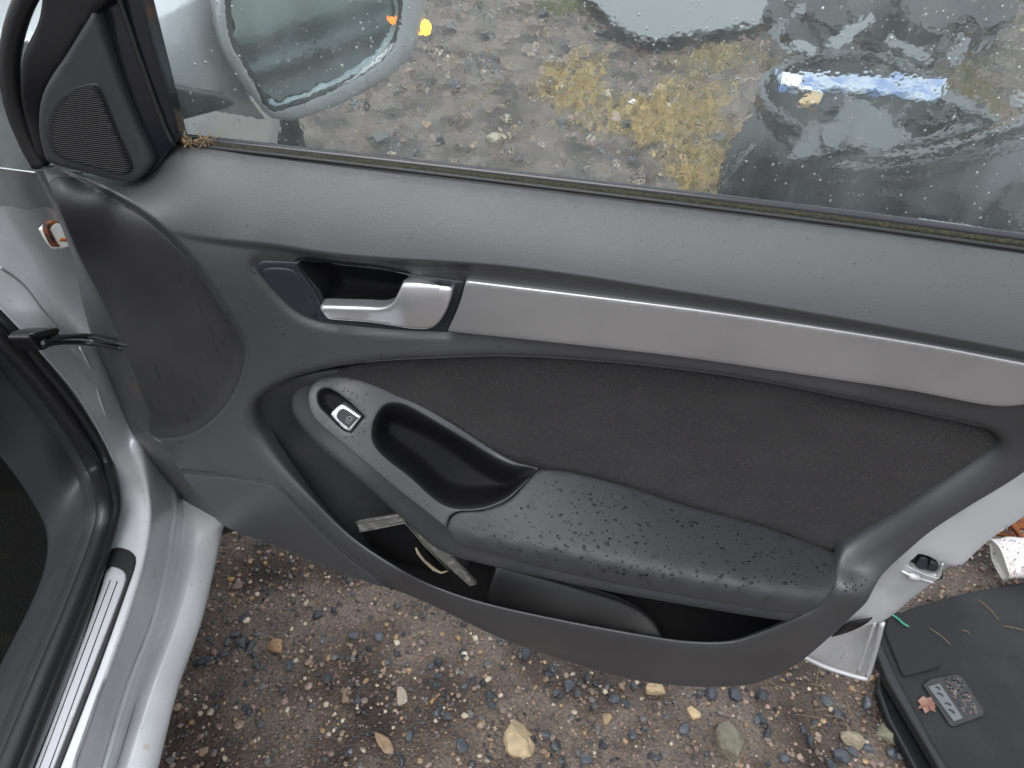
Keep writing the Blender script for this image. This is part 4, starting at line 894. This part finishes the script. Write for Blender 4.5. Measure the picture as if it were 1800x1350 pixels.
# crushed cup
cupc = P(1790, 985, 'z', .10)
cup = thing('paper_cup', 'crumpled white cup with printed side lying beyond the liner at the right edge', 'cup', (cupc[0], cupc[1], .06))
ax = np.array([.93, .1, .35]); ax /= np.linalg.norm(ax); a1 = np.cross(ax, (0, 0, 1.)); a1 /= np.linalg.norm(a1); a2 = np.cross(a1, ax)
c0 = P(1757, 985, 'z', .085); prof = [(0, .040), (.01, .0385), (.022, .0375), (.034, .0365), (.05, .035), (.065, .034), (.08, .032), (.10, .031)]; V_ = []; F_ = []; sg = 28
for t_, r_ in prof:
    for i in range(sg):
        th = 2*math.pi*i/sg; V_.append(c0+ax*t_+(a1*math.cos(th)*(1.0+.04*math.sin(3*th))+a2*math.sin(th)*(.85 if t_ < .02 else 1))*r_*(1+.05*math.sin(5*th+t_*60)+.04*math.sin(9*th-t_*90)*(t_ > .02)))
for j in range(len(prof)-1):
    for i in range(sg): F_.append((j*sg+i, j*sg+(i+1) % sg, (j+1)*sg+(i+1) % sg, (j+1)*sg+i))
o = mesh_obj('cup_wall', V_, F_, M['print'], cup); s_ = o.modifiers.new('s', 'SOLIDIFY'); s_.thickness = .0012
rim = [V_[i] for i in range(sg)]+[V_[0]]; VV, FF = tube(rim, .0022, 6, cap=False); mesh_obj('cup_rim', VV, FF, M['white'], cup)
VV = [c0+ax*.006]+[c0+ax*.006+(np.array(V_[i])-c0)*.95 for i in range(sg)]; mesh_obj('cup_lid', VV, [(0, 1+i, 1+(i+1) % sg) for i in range(sg)], M['white'], cup)
tow = CAM-c0; tow -= ax*(tow@ax); tow /= np.linalg.norm(tow); sid = np.cross(ax, tow)
for k_, (t0, w_, h_, sh_, mt_, nm) in enumerate(((.038, .010, .010, .15, 'redprint', 'printed_mark'), (.050, .012, .012, -.10, 'blue', 'printed_mark'), (.046, .016, .020, .55, 'white', 'printed_disc'))):
    q = []
    for a_ in np.linspace(0, 2*math.pi, 13)[:-1]:
        tt = t0+w_*math.cos(a_)*.6; th = sh_+h_*math.sin(a_)/.035*.6; rad = .0385-(tt-.01)*.083+.0012
        q.append(c0+ax*tt+(tow*math.cos(th)+sid*math.sin(th))*rad)
    mesh_obj(nm, q, [tuple(range(12))], M[mt_], cup)
# rusty scrap behind the cup
bx = P(1800, 925, 'z', .05)
V_, F_ = merge([tube([P(1762, 902, 'z', .10), P(1800, 950, 'z', .06), P(1830, 990, 'z', .05)], .006, 6), tube([P(1772, 925, 'z', .03), P(1830, 915, 'z', .06)], .013, 7), tube([P(1752, 935, 'z', .03), P(1800, 945, 'z', .04)], .008, 7)])
tag(mesh_obj('rusty_scrap', V_, F_, M['rust'], smooth=False), 'rusty orange metal scrap behind the white cup', 'scrap metal')

# ================================================================== SEEN THROUGH THE WINDOW
# moss and dead grass cushions
def moss(cu, cv, ru, rv, n, cols, label, h=.02):
    n = int(n*.62); th = rng.uniform(0, 6.28, n); r = rng.uniform(0, 1, n)**.62*(1+.25*np.sin(3*th+cu)+.15*np.sin(7*th)+.1*np.sin(13*th))*rng.normal(1, .10, n)
    pts = P(cu+ru*r*np.cos(th), cv+rv*r*np.sin(th), 'z', .0); V = []; T = []; Cc = []
    for i, p in enumerate(pts):
        hh = h*rng.uniform(.4, 1.2); w_ = rng.uniform(.002, .006); a = rng.uniform(0, 3.14); d = np.array([math.cos(a), math.sin(a), 0])*w_; tip = np.array([rng.normal(0, .012), rng.normal(0, .012), hh])
        k = len(V); V += [p-d, p+d, p+tip]; T.append((k, k+1, k+2)); c = np.array(cols[rng.integers(len(cols))])*rng.uniform(.7, 1.3); Cc += [c]*3
    o = fast_mesh('moss', np.array(V), np.array(T), M['moss'], col=np.array(Cc)); o['kind'] = 'stuff'; o['label'] = label; o['category'] = 'moss'; return o
MY = [(.46, .33, .12), (.38, .28, .11), (.52, .40, .18), (.27, .21, .10)]; MG = [(.10, .12, .035), (.14, .14, .05), (.17, .15, .06)]
moss(1010, 150, 62, 52, 5000, MY, 'yellow moss cushion in the middle of the view through the window')
moss(1180, 205, 125, 60, 9000, MY, 'largest yellow moss patch, left of the black bumper piece')
moss(1235, 300, 70, 50, 3500, MY, 'yellow moss patch touching the bumper piece just above the window seal')
moss(980, 15, 60, 18, 1500, MG, 'sparse green moss near the grey panel'); moss(1270, 100, 90, 35, 2500, MG+MY, 'thin mixed moss behind the large yellow patch')
moss(1690, 175, 70, 50, 4000, MG+[(.22, .13, .06)], 'green moss to the right of the blue strip'); moss(1600, 60, 300, 90, 6000, [(.05, .045, .02), (.10, .07, .03), (.07, .08, .03)], 'dark weeds around the scrap car parts')
V_, F_ = tube(curve3([P(845, 80, 'z', .01), P(890, 115, 'z', .01), P(885, 140, 'z', .012), P(860, 160, 'z', .01), P(820, 190, 'z', .01), P(803, 205, 'z', .01)], 6), .0035, 6)
tag(mesh_obj('cord', V_, F_, M['straw']), 'pale bent grass stalk lying on the gravel beyond the window', 'grass stalk')
for u, v, s_, c_, lab in ((868, 248, 30, (.36, .33, .26), 'pale angular stone just beyond the window seal'), (1108, 182, 14, (.7, .7, .68), 'small white stone between the yellow moss patches'), (670, 245, 34, (.10, .11, .11), 'dark flat stone seen between mirror and window seal'),
                          (1262, 245, 24, (.12, .12, .12), 'dark stone beside the black bumper'), (1790, 190, 60, (.2, .2, .2), 'grey rock at the right edge behind the window')):
    stone(u, v, s_, c_, lab, None, int(u), True)
# grey panel
gp = P(1200, 30, 'z', 0.)
gpn = thing('grey_car_panel', 'pale grey car panel lying on the ground at the top of the window', 'car part', (gp[0], gp[1], 0))
flatpoly('panel_sheet', [(960, -120), (1035, -5), (1085, 40), (1122, 62), (1145, 66), (1240, 54), (1340, 38), (1350, 0), (1400, -120)], .09, .03, M['panelgrey'], gpn, .012)
V_, F_ = tube(curve3([P(1030, -5, 'z', .07), P(1085, 44, 'z', .065), P(1125, 67, 'z', .062), P(1240, 58, 'z', .062), P(1342, 42, 'z', .065)], 6), .012, 8); mesh_obj('panel_seal', V_, F_, M['rubber'], gpn)

# heap of dark plastic car parts behind
hp = P(1500, 50, 'z', 0.)
heap = thing('broken_wheel_liner', 'jumbled broken black plastic car parts at the top right beyond the window', 'car part', (hp[0], hp[1], 0))
def slab(uvz, th, mt, name, parent): 
    a = [P(u, v, 'z', z) for u, v, z in uvz]; V_, F_ = plate3(a, th); o = mesh_obj(name, V_, F_, M[mt], parent, smooth=False); bevel(o, .006, 2); return o
slab([(1335, -40, .10), (1345, 20, .08), (1400, 70, .06), (1440, 100, .05), (1500, 30, .14), (1520, -60, .2)], .02, 'heap', 'splash_shield', heap)
slab([(1500, -60, .25), (1490, 20, .2), (1560, 80, .12), (1600, 110, .1), (1680, 90, .14), (1640, 20, .2), (1600, -60, .28)], .02, 'heap', 'bent_guard', heap)
slab([(1370, 30, .16), (1388, 36, .16), (1365, 75, .12), (1352, 62, .12)], .012, 'greyplastic', 'bracket', heap)
slab([(1600, -50, .3), (1690, -50, .3), (1700, 20, .24), (1655, 60, .2), (1560, 20, .24)], .02, 'heap', 'splash_shield', heap)
slab([(1395, 10, .22), (1420, 6, .22), (1415, 26, .22), (1395, 28, .22)], .01, 'greyplastic', 'bracket', heap)
slab([(1655, 30, .2), (1672, 36, .2), (1665, 75, .16), (1620, 110, .12), (1610, 100, .12), (1650, 70, .16)], .015, 'greyplastic', 'bracket', heap)
slab([(1440, 50, .1), (1520, 60, .12), (1500, 110, .08), (1450, 100, .08)], .02, 'heap', 'splash_shield', heap)
slab([(1690, -30, .25), (1780, -50, .25), (1790, 30, .2), (1740, 50, .16), (1700, 30, .2)], .02, 'heap', 'splash_shield', heap)
slab([(1362, 70, .1), (1392, 86, .07), (1388, 92, .07), (1358, 76, .1)], .006, 'panelgrey', 'metal_edge', heap)
for pts, rr, mt_ in (([(1380, 0, .1), (1450, 40, .12), (1560, 90, .1), (1640, 110, .06)], .02, 'bumper'), ([(1560, -30, .3), (1600, 40, .22), (1590, 90, .1)], .018, 'bumper')):
    V_, F_ = tube(curve3([P(a, b, 'z', c) for a, b, c in pts], 6), rr, 8); mesh_obj('duct', V_, F_, M['heap' if mt_ == 'bumper' else mt_], heap)
V_, F_ = plate3([P(1776, 24, 'z', .15), P(1770, 40, 'z', .14), P(1735, 75, 'z', .1), P(1712, 100, 'z', .08), P(1712, 88, 'z', .09), P(1740, 52, 'z', .12)], .01); o = mesh_obj('plastic_splinter', V_, F_, M['panelgrey'], None, smooth=False); tag(o, 'long grey splinter of plastic standing among dark weeds at the top right', 'plastic splinter')

# big black bumper corner
bp = P(1500, 330, 'z', 0.)
bmp = thing('car_bumper', 'black plastic car bumper lying on the ground close outside the window', 'car bumper', (bp[0], bp[1], 0))
# lamp opening: rim, outer wall and inner bowl, all around one centre
RIM = [(1480, 98, .34), (1420, 106, .34), (1370, 120, .34), (1342, 145, .34), (1345, 180, .34), (1370, 205, .34), (1400, 225, .34), (1440, 250, .33), (1500, 262, .32), (1560, 262, .32), (1620, 250, .32), (1680, 232, .32), (1740, 212, .31), (1720, 190, .31), (1670, 165, .32), (1620, 135, .33), (1560, 104, .34)]
rimc = np.array([P(*r[:2], 'z', r[2]) for r in RIM]); rr = curve3(np.vstack([rimc, rimc[:1]]), 5); cen = rimc.mean(0)
V_, F_ = tube(rr, .018, 8, cap=False); mesh_obj('lamp_opening_rim', V_, F_, M['greyplastic'], bmp)
n_ = len(rr); rings_ = [rr, rr*1+np.array([0, 0, -.06])+(rr-cen)*.04, rr+np.array([0, 0, -.16])+(rr-cen)*.06, rr+np.array([0, 0, -.31])+(rr-cen)*.02]
V_ = np.vstack(rings_); F_ = [(j*n_+i, j*n_+i+1, (j+1)*n_+i+1, (j+1)*n_+i) for j in range(3) for i in range(n_-1)]; mesh_obj('outer_wall', V_, F_, M['bumper'], bmp)
rings_ = [rr+np.array([0, 0, -.001]), rr+np.array([0, 0, -.08])-(rr-cen)*.12, rr+np.array([0, 0, -.16])-(rr-cen)*.35, np.tile(cen-np.array([0, 0, .18]), (n_, 1))]
V_ = np.vstack(rings_); mesh_obj('inner_bowl', V_, F_, M['bumper'], bmp)
# front skin sweeping to the right
loft('front_skin', [[P(1395, 225, 'z', .33), P(1460, 262, 'z', .34), P(1600, 262, 'z', .36), P(1700, 240, 'z', .36), P(1800, 208, 'z', .37), P(2000, 160, 'z', .37)],
                    [P(1375, 240, 'z', .30), P(1450, 285, 'z', .33), P(1600, 290, 'z', .35), P(1700, 262, 'z', .36), P(1800, 235, 'z', .36), P(2000, 190, 'z', .36)],
                    [P(1360, 265, 'z', .22), P(1440, 315, 'z', .26), P(1600, 320, 'z', .28), P(1700, 305, 'z', .29), P(1800, 285, 'z', .30), P(2000, 240, 'z', .30)],
                    [P(1350, 300, 'z', .12), P(1440, 345, 'z', .16), P(1600, 365, 'z', .18), P(1700, 370, 'z', .18), P(1800, 370, 'z', .18), P(2000, 340, 'z', .18)],
                    [P(1340, 335, 'z', .02), P(1440, 375, 'z', .04), P(1600, 410, 'z', .04), P(1700, 425, 'z', .04), P(1800, 440, 'z', .04), P(2000, 430, 'z', .04)]], M['greyplastic'], bmp, 6, 4, .005)
loft('corner_skin', [[P(1345, 165, 'z', .30), P(1320, 200, 'z', .28), P(1290, 250, 'z', .22), P(1275, 290, 'z', .16), P(1262, 340, 'z', .05)], [P(1375, 215, 'z', .31), P(1350, 240, 'z', .29), P(1325, 262, 'z', .25), P(1300, 300, 'z', .17), P(1275, 350, 'z', .05)],
                     [P(1420, 245, 'z', .30), P(1400, 280, 'z', .27), P(1385, 300, 'z', .24), P(1370, 335, 'z', .15), P(1360, 375, 'z', .05)]], M['bumper'], bmp, 6, 5, .005)
V_, F_ = tube(curve3([P(1328, 255, 'z', .262), P(1308, 272, 'z', .23), P(1290, 300, 'z', .17), P(1272, 335, 'z', .08)], 6), .007, 8); mesh_obj('bright_edge', V_, F_, M['panelgrey'], bmp)
slab([(1410, 230, .36), (1430, 210, .36), (1480, 172, .37), (1520, 172, .37), (1560, 195, .37), (1600, 240, .36), (1560, 262, .36), (1500, 255, .37), (1455, 265, .37), (1400, 278, .35), (1385, 274, .34)], .012, 'greyplastic', 'lamp_flap', bmp)
slab([(1445, 222, .375), (1480, 212, .38), (1495, 235, .38), (1470, 262, .375), (1448, 255, .375)], .01, 'greyplastic', 'flap_pad', bmp)
slab([(1520, 262, .375), (1535, 255, .375), (1550, 262, .375), (1545, 270, .372), (1525, 272, .372)], .01, 'bumper', 'flap_slot', bmp)
slab([(1530, 330, .275), (1690, 335, .285), (1680, 395, .19), (1545, 375, .18)], .012, 'bumper', 'grille_insert', bmp)
slab([(1800, 320, .27), (1760, 360, .22), (1728, 400, .14), (1830, 430, .12), (1900, 330, .25)], .012, 'bumper', 'fog_lamp_cover', bmp)
V_, F_ = tube(curve3([P(1600, 178, 'z', .33), P(1590, 200, 'z', .36), P(1570, 215, 'z', .36), P(1585, 235, 'z', .35)], 6), .012, 8); mesh_obj('cable_boot', V_, F_, M['bumper'], bmp)
for i in range(9):
    u = rng.uniform(1600, 1730); v = rng.uniform(185, 235); a = P(u, v, 'z', .33); d = rng.normal(size=3)*.03
    V_, F_ = tube(curve3([a-d, a+rng.normal(size=3)*.01, a+d], 4), rng.uniform(.005, .012), 6); mesh_obj('wire', V_, F_, M['bumper' if i % 2 else 'greyplastic'], bmp)
for off, rr_ in ((0, .010), (14, .006), (34, .005)):
    V_, F_ = tube(curve3([P(1455, 283+off, 'z', .335-off*.0012), P(1600, 278+off, 'z', .362-off*.0012), P(1700, 252+off, 'z', .370-off*.0012), P(1800, 222+off, 'z', .378-off*.0012), P(1960, 176+off, 'z', .38-off*.0012)], 6), rr_, 8); mesh_obj('skin_groove', V_, F_, M['heap'], bmp)
slab([(1610, 140, .36), (1700, 170, .35), (1765, 205, .35), (1750, 212, .345), (1690, 190, .345), (1615, 158, .35)], .012, 'greyplastic', 'rim_flange', bmp)
slab([(1440, 185, .385), (1470, 168, .39), (1490, 160, .39), (1482, 182, .388), (1455, 196, .385)], .008, 'heap', 'torn_tab', bmp)
slab([(1655, 100, .2), (1690, 60, .24), (1710, 66, .24), (1680, 118, .2)], .012, 'greyplastic', 'bracket', heap)
slab([(1450, 70, .2), (1530, 20, .28), (1545, 30, .28), (1470, 90, .2)], .012, 'panelgrey', 'bracket', heap)
slab([(1565, 60, .26), (1640, 95, .22), (1632, 108, .22), (1558, 76, .26)], .012, 'greyplastic', 'bracket', heap)
slab([(1395, 66, .2), (1440, 84, .2), (1430, 96, .2), (1388, 80, .2)], .012, 'panelgrey', 'bracket', heap)
# blue strip
V_, F_ = plate3([P(1365, 123, 'z', .37), P(1410, 127, 'z', .38), P(1500, 130, 'z', .385), P(1600, 134, 'z', .385), P(1664, 138, 'z', .38), P(1655, 165, 'z', .375), P(1640, 172, 'z', .37), P(1560, 160, 'z', .38), P(1460, 152, 'z', .38), P(1370, 156, 'z', .36)], .02)
bs_ = thing('blue_plastic_strip', 'light blue and white plastic strip lying across the black bumper opening', 'plastic strip', tuple(P(1500, 140, 'z', .37)))
bevel(mesh_obj('wrap', V_, F_, M['blue'], bs_, smooth=False), .006, 3)
slab([(1372, 126, .386), (1410, 129, .39), (1408, 148, .388), (1376, 146, .38)], .003, 'white', 'label_patch', bs_)
# tan piece
vv, f = rock_template(IC3, 77, .05, 4); cc = P(1425, 178, 'z', .37)
vv = vv*(.055, .03, .035); vv = vv@np.array([[math.cos(.9), math.sin(.9), 0], [-math.sin(.9), math.cos(.9), 0], [0, 0, 1]])
tp = thing('tan_bottle', 'small yellowish tan bottle lump inside the bumper opening below the blue strip', 'bottle', tuple(cc))
mesh_obj('bottle_body', vv+cc, f, M['tan'], tp)
V_, F_ = tube([P(1405, 158, 'z', .40), P(1420, 154, 'z', .405), P(1445, 168, 'z', .405)], .008, 8); mesh_obj('bottle_cap', V_, F_, M['white'], tp)

# ================================================================== RAIN
bh = []
for j, (z, r) in enumerate(((0, 1), (.35, .88), (.62, .55))): bh += [(r*math.cos(2*math.pi*i/8), r*math.sin(2*math.pi*i/8), z) for i in range(8)]
bh.append((0, 0, .74)); BV = np.array(bh); BF = [(j*8+i, j*8+(i+1) % 8, (j+1)*8+(i+1) % 8, (j+1)*8+i) for j in range(2) for i in range(8)]+[(16+i, 16+(i+1) % 8, 24) for i in range(8)]+[tuple(range(7, -1, -1))]
def drops(name, f, poly, n, smin, smax, parent, off=.0001, holes=(), el=(1, 1.5), dark=True):
    q = smooth_poly(poly, 10); lo = q.min(0); hi = q.max(0); c = np.stack([rng.uniform(lo[0], hi[0], n*6), rng.uniform(lo[1], hi[1], n*6)], 1); ok = inside(c, q) & (dist(c, q) > 8)
    for h in holes: ok &= ~inside(c, smooth_poly(h, 10))
    c = c[ok][:n]; X = f(c[:, 0], c[:, 1]); N = normals(f, c[:, 0], c[:, 1]); V = []; Fc = []; k = 0
    for x, nn in zip(X, N):
        s = smin+(smax-smin)*rng.beta(1.1, 5); a = np.cross(nn, (0, 0, 1.)); a /= np.linalg.norm(a)+1e-9; b = np.cross(nn, a)
        th = rng.uniform(0, 3.14); e = rng.uniform(*el); aa = a*math.cos(th)+b*math.sin(th); bb = -a*math.sin(th)+b*math.cos(th)
        V.append(x+nn*off+s*(BV[:, :1]*aa*e+BV[:, 1:2]*bb+BV[:, 2:]*nn*.7)); Fc += [tuple(i+k for i in t) for t in BF]; k += len(BV)
    o = mesh_obj(name, np.vstack(V), Fc, M['bead' if dark else 'water'], parent); o['kind'] = 'stuff'; return o
ARM = [(815, 925), (880, 905), (920, 880), (962, 838), (1100, 858), (1200, 890), (1350, 932), (1480, 982), (1455, 1040), (1200, 1035), (1000, 1000), (860, 965), (800, 945)]
drops('rain_drop', armf, ARM, 520, .0004, .0030, arm)
drops('rain_drop', panf, [(560, 668), (620, 668), (660, 700), (650, 780), (700, 835), (780, 895), (784, 922), (640, 806), (560, 735)], 80, .0004, .0016, panel, holes=[SWH])
drops('rain_drop', card, [(300, 275), (1800, 450), (1800, 600), (900, 465), (360, 415)], 90, .0002, .0009, trim)
drops('rain_drop', card, [(330, 460), (440, 460), (560, 590), (900, 600), (900, 630), (500, 660), (440, 600)], 60, .0003, .0010, trim, el=(1, 2))
drops('rain_drop', card, [(450, 800), (620, 965), (850, 1075), (1200, 1140), (1300, 1150), (1200, 1160), (850, 1090), (600, 980)], 60, .0004, .0016, trim)
drops('rain_drop', card, [(1490, 1000), (1530, 1010), (1520, 1050), (1470, 1050)], 18, .0006, .0026, trim)
drops('rain_drop', sp2, [(190, 1000), (218, 1010), (85, 1345), (60, 1345)], 420, .0004, .0014, pi, dark=False)
gz = lambda z, s_=0: (lambda u, v: P(u, v, 'z', z))
drops('rain_drop', gz(.4200), [(214, 880), (256, 880), (246, 960), (215, 960)], 60, .0004, .0012, jamb, dark=False)
glf = lambda u, v: P(u, v, 'p', -.0043)
def gdrops(n, smin, smax):
    c = np.stack([rng.uniform(260, 1800, n), rng.uniform(-20, 430, n)], 1); X = glf(c[:, 0], c[:, 1]); V = []; Fc = []; k = 0
    for x in X:
        if x[2] < .935: continue
        s = smin+(smax-smin)*rng.beta(1, 5); e = rng.uniform(1, 1.8)
        V.append(x+np.stack([BV[:, 0]*s*rng.uniform(.8, 1.2), BV[:, 2]*s*.34, BV[:, 1]*s*e], 1)); Fc += [tuple(i+k for i in t) for t in BF]; k += len(BV)
    o = mesh_obj('rain_drop', np.vstack(V), Fc, M['water'], glass); o['kind'] = 'stuff'
gdrops(900, .0004, .0019)
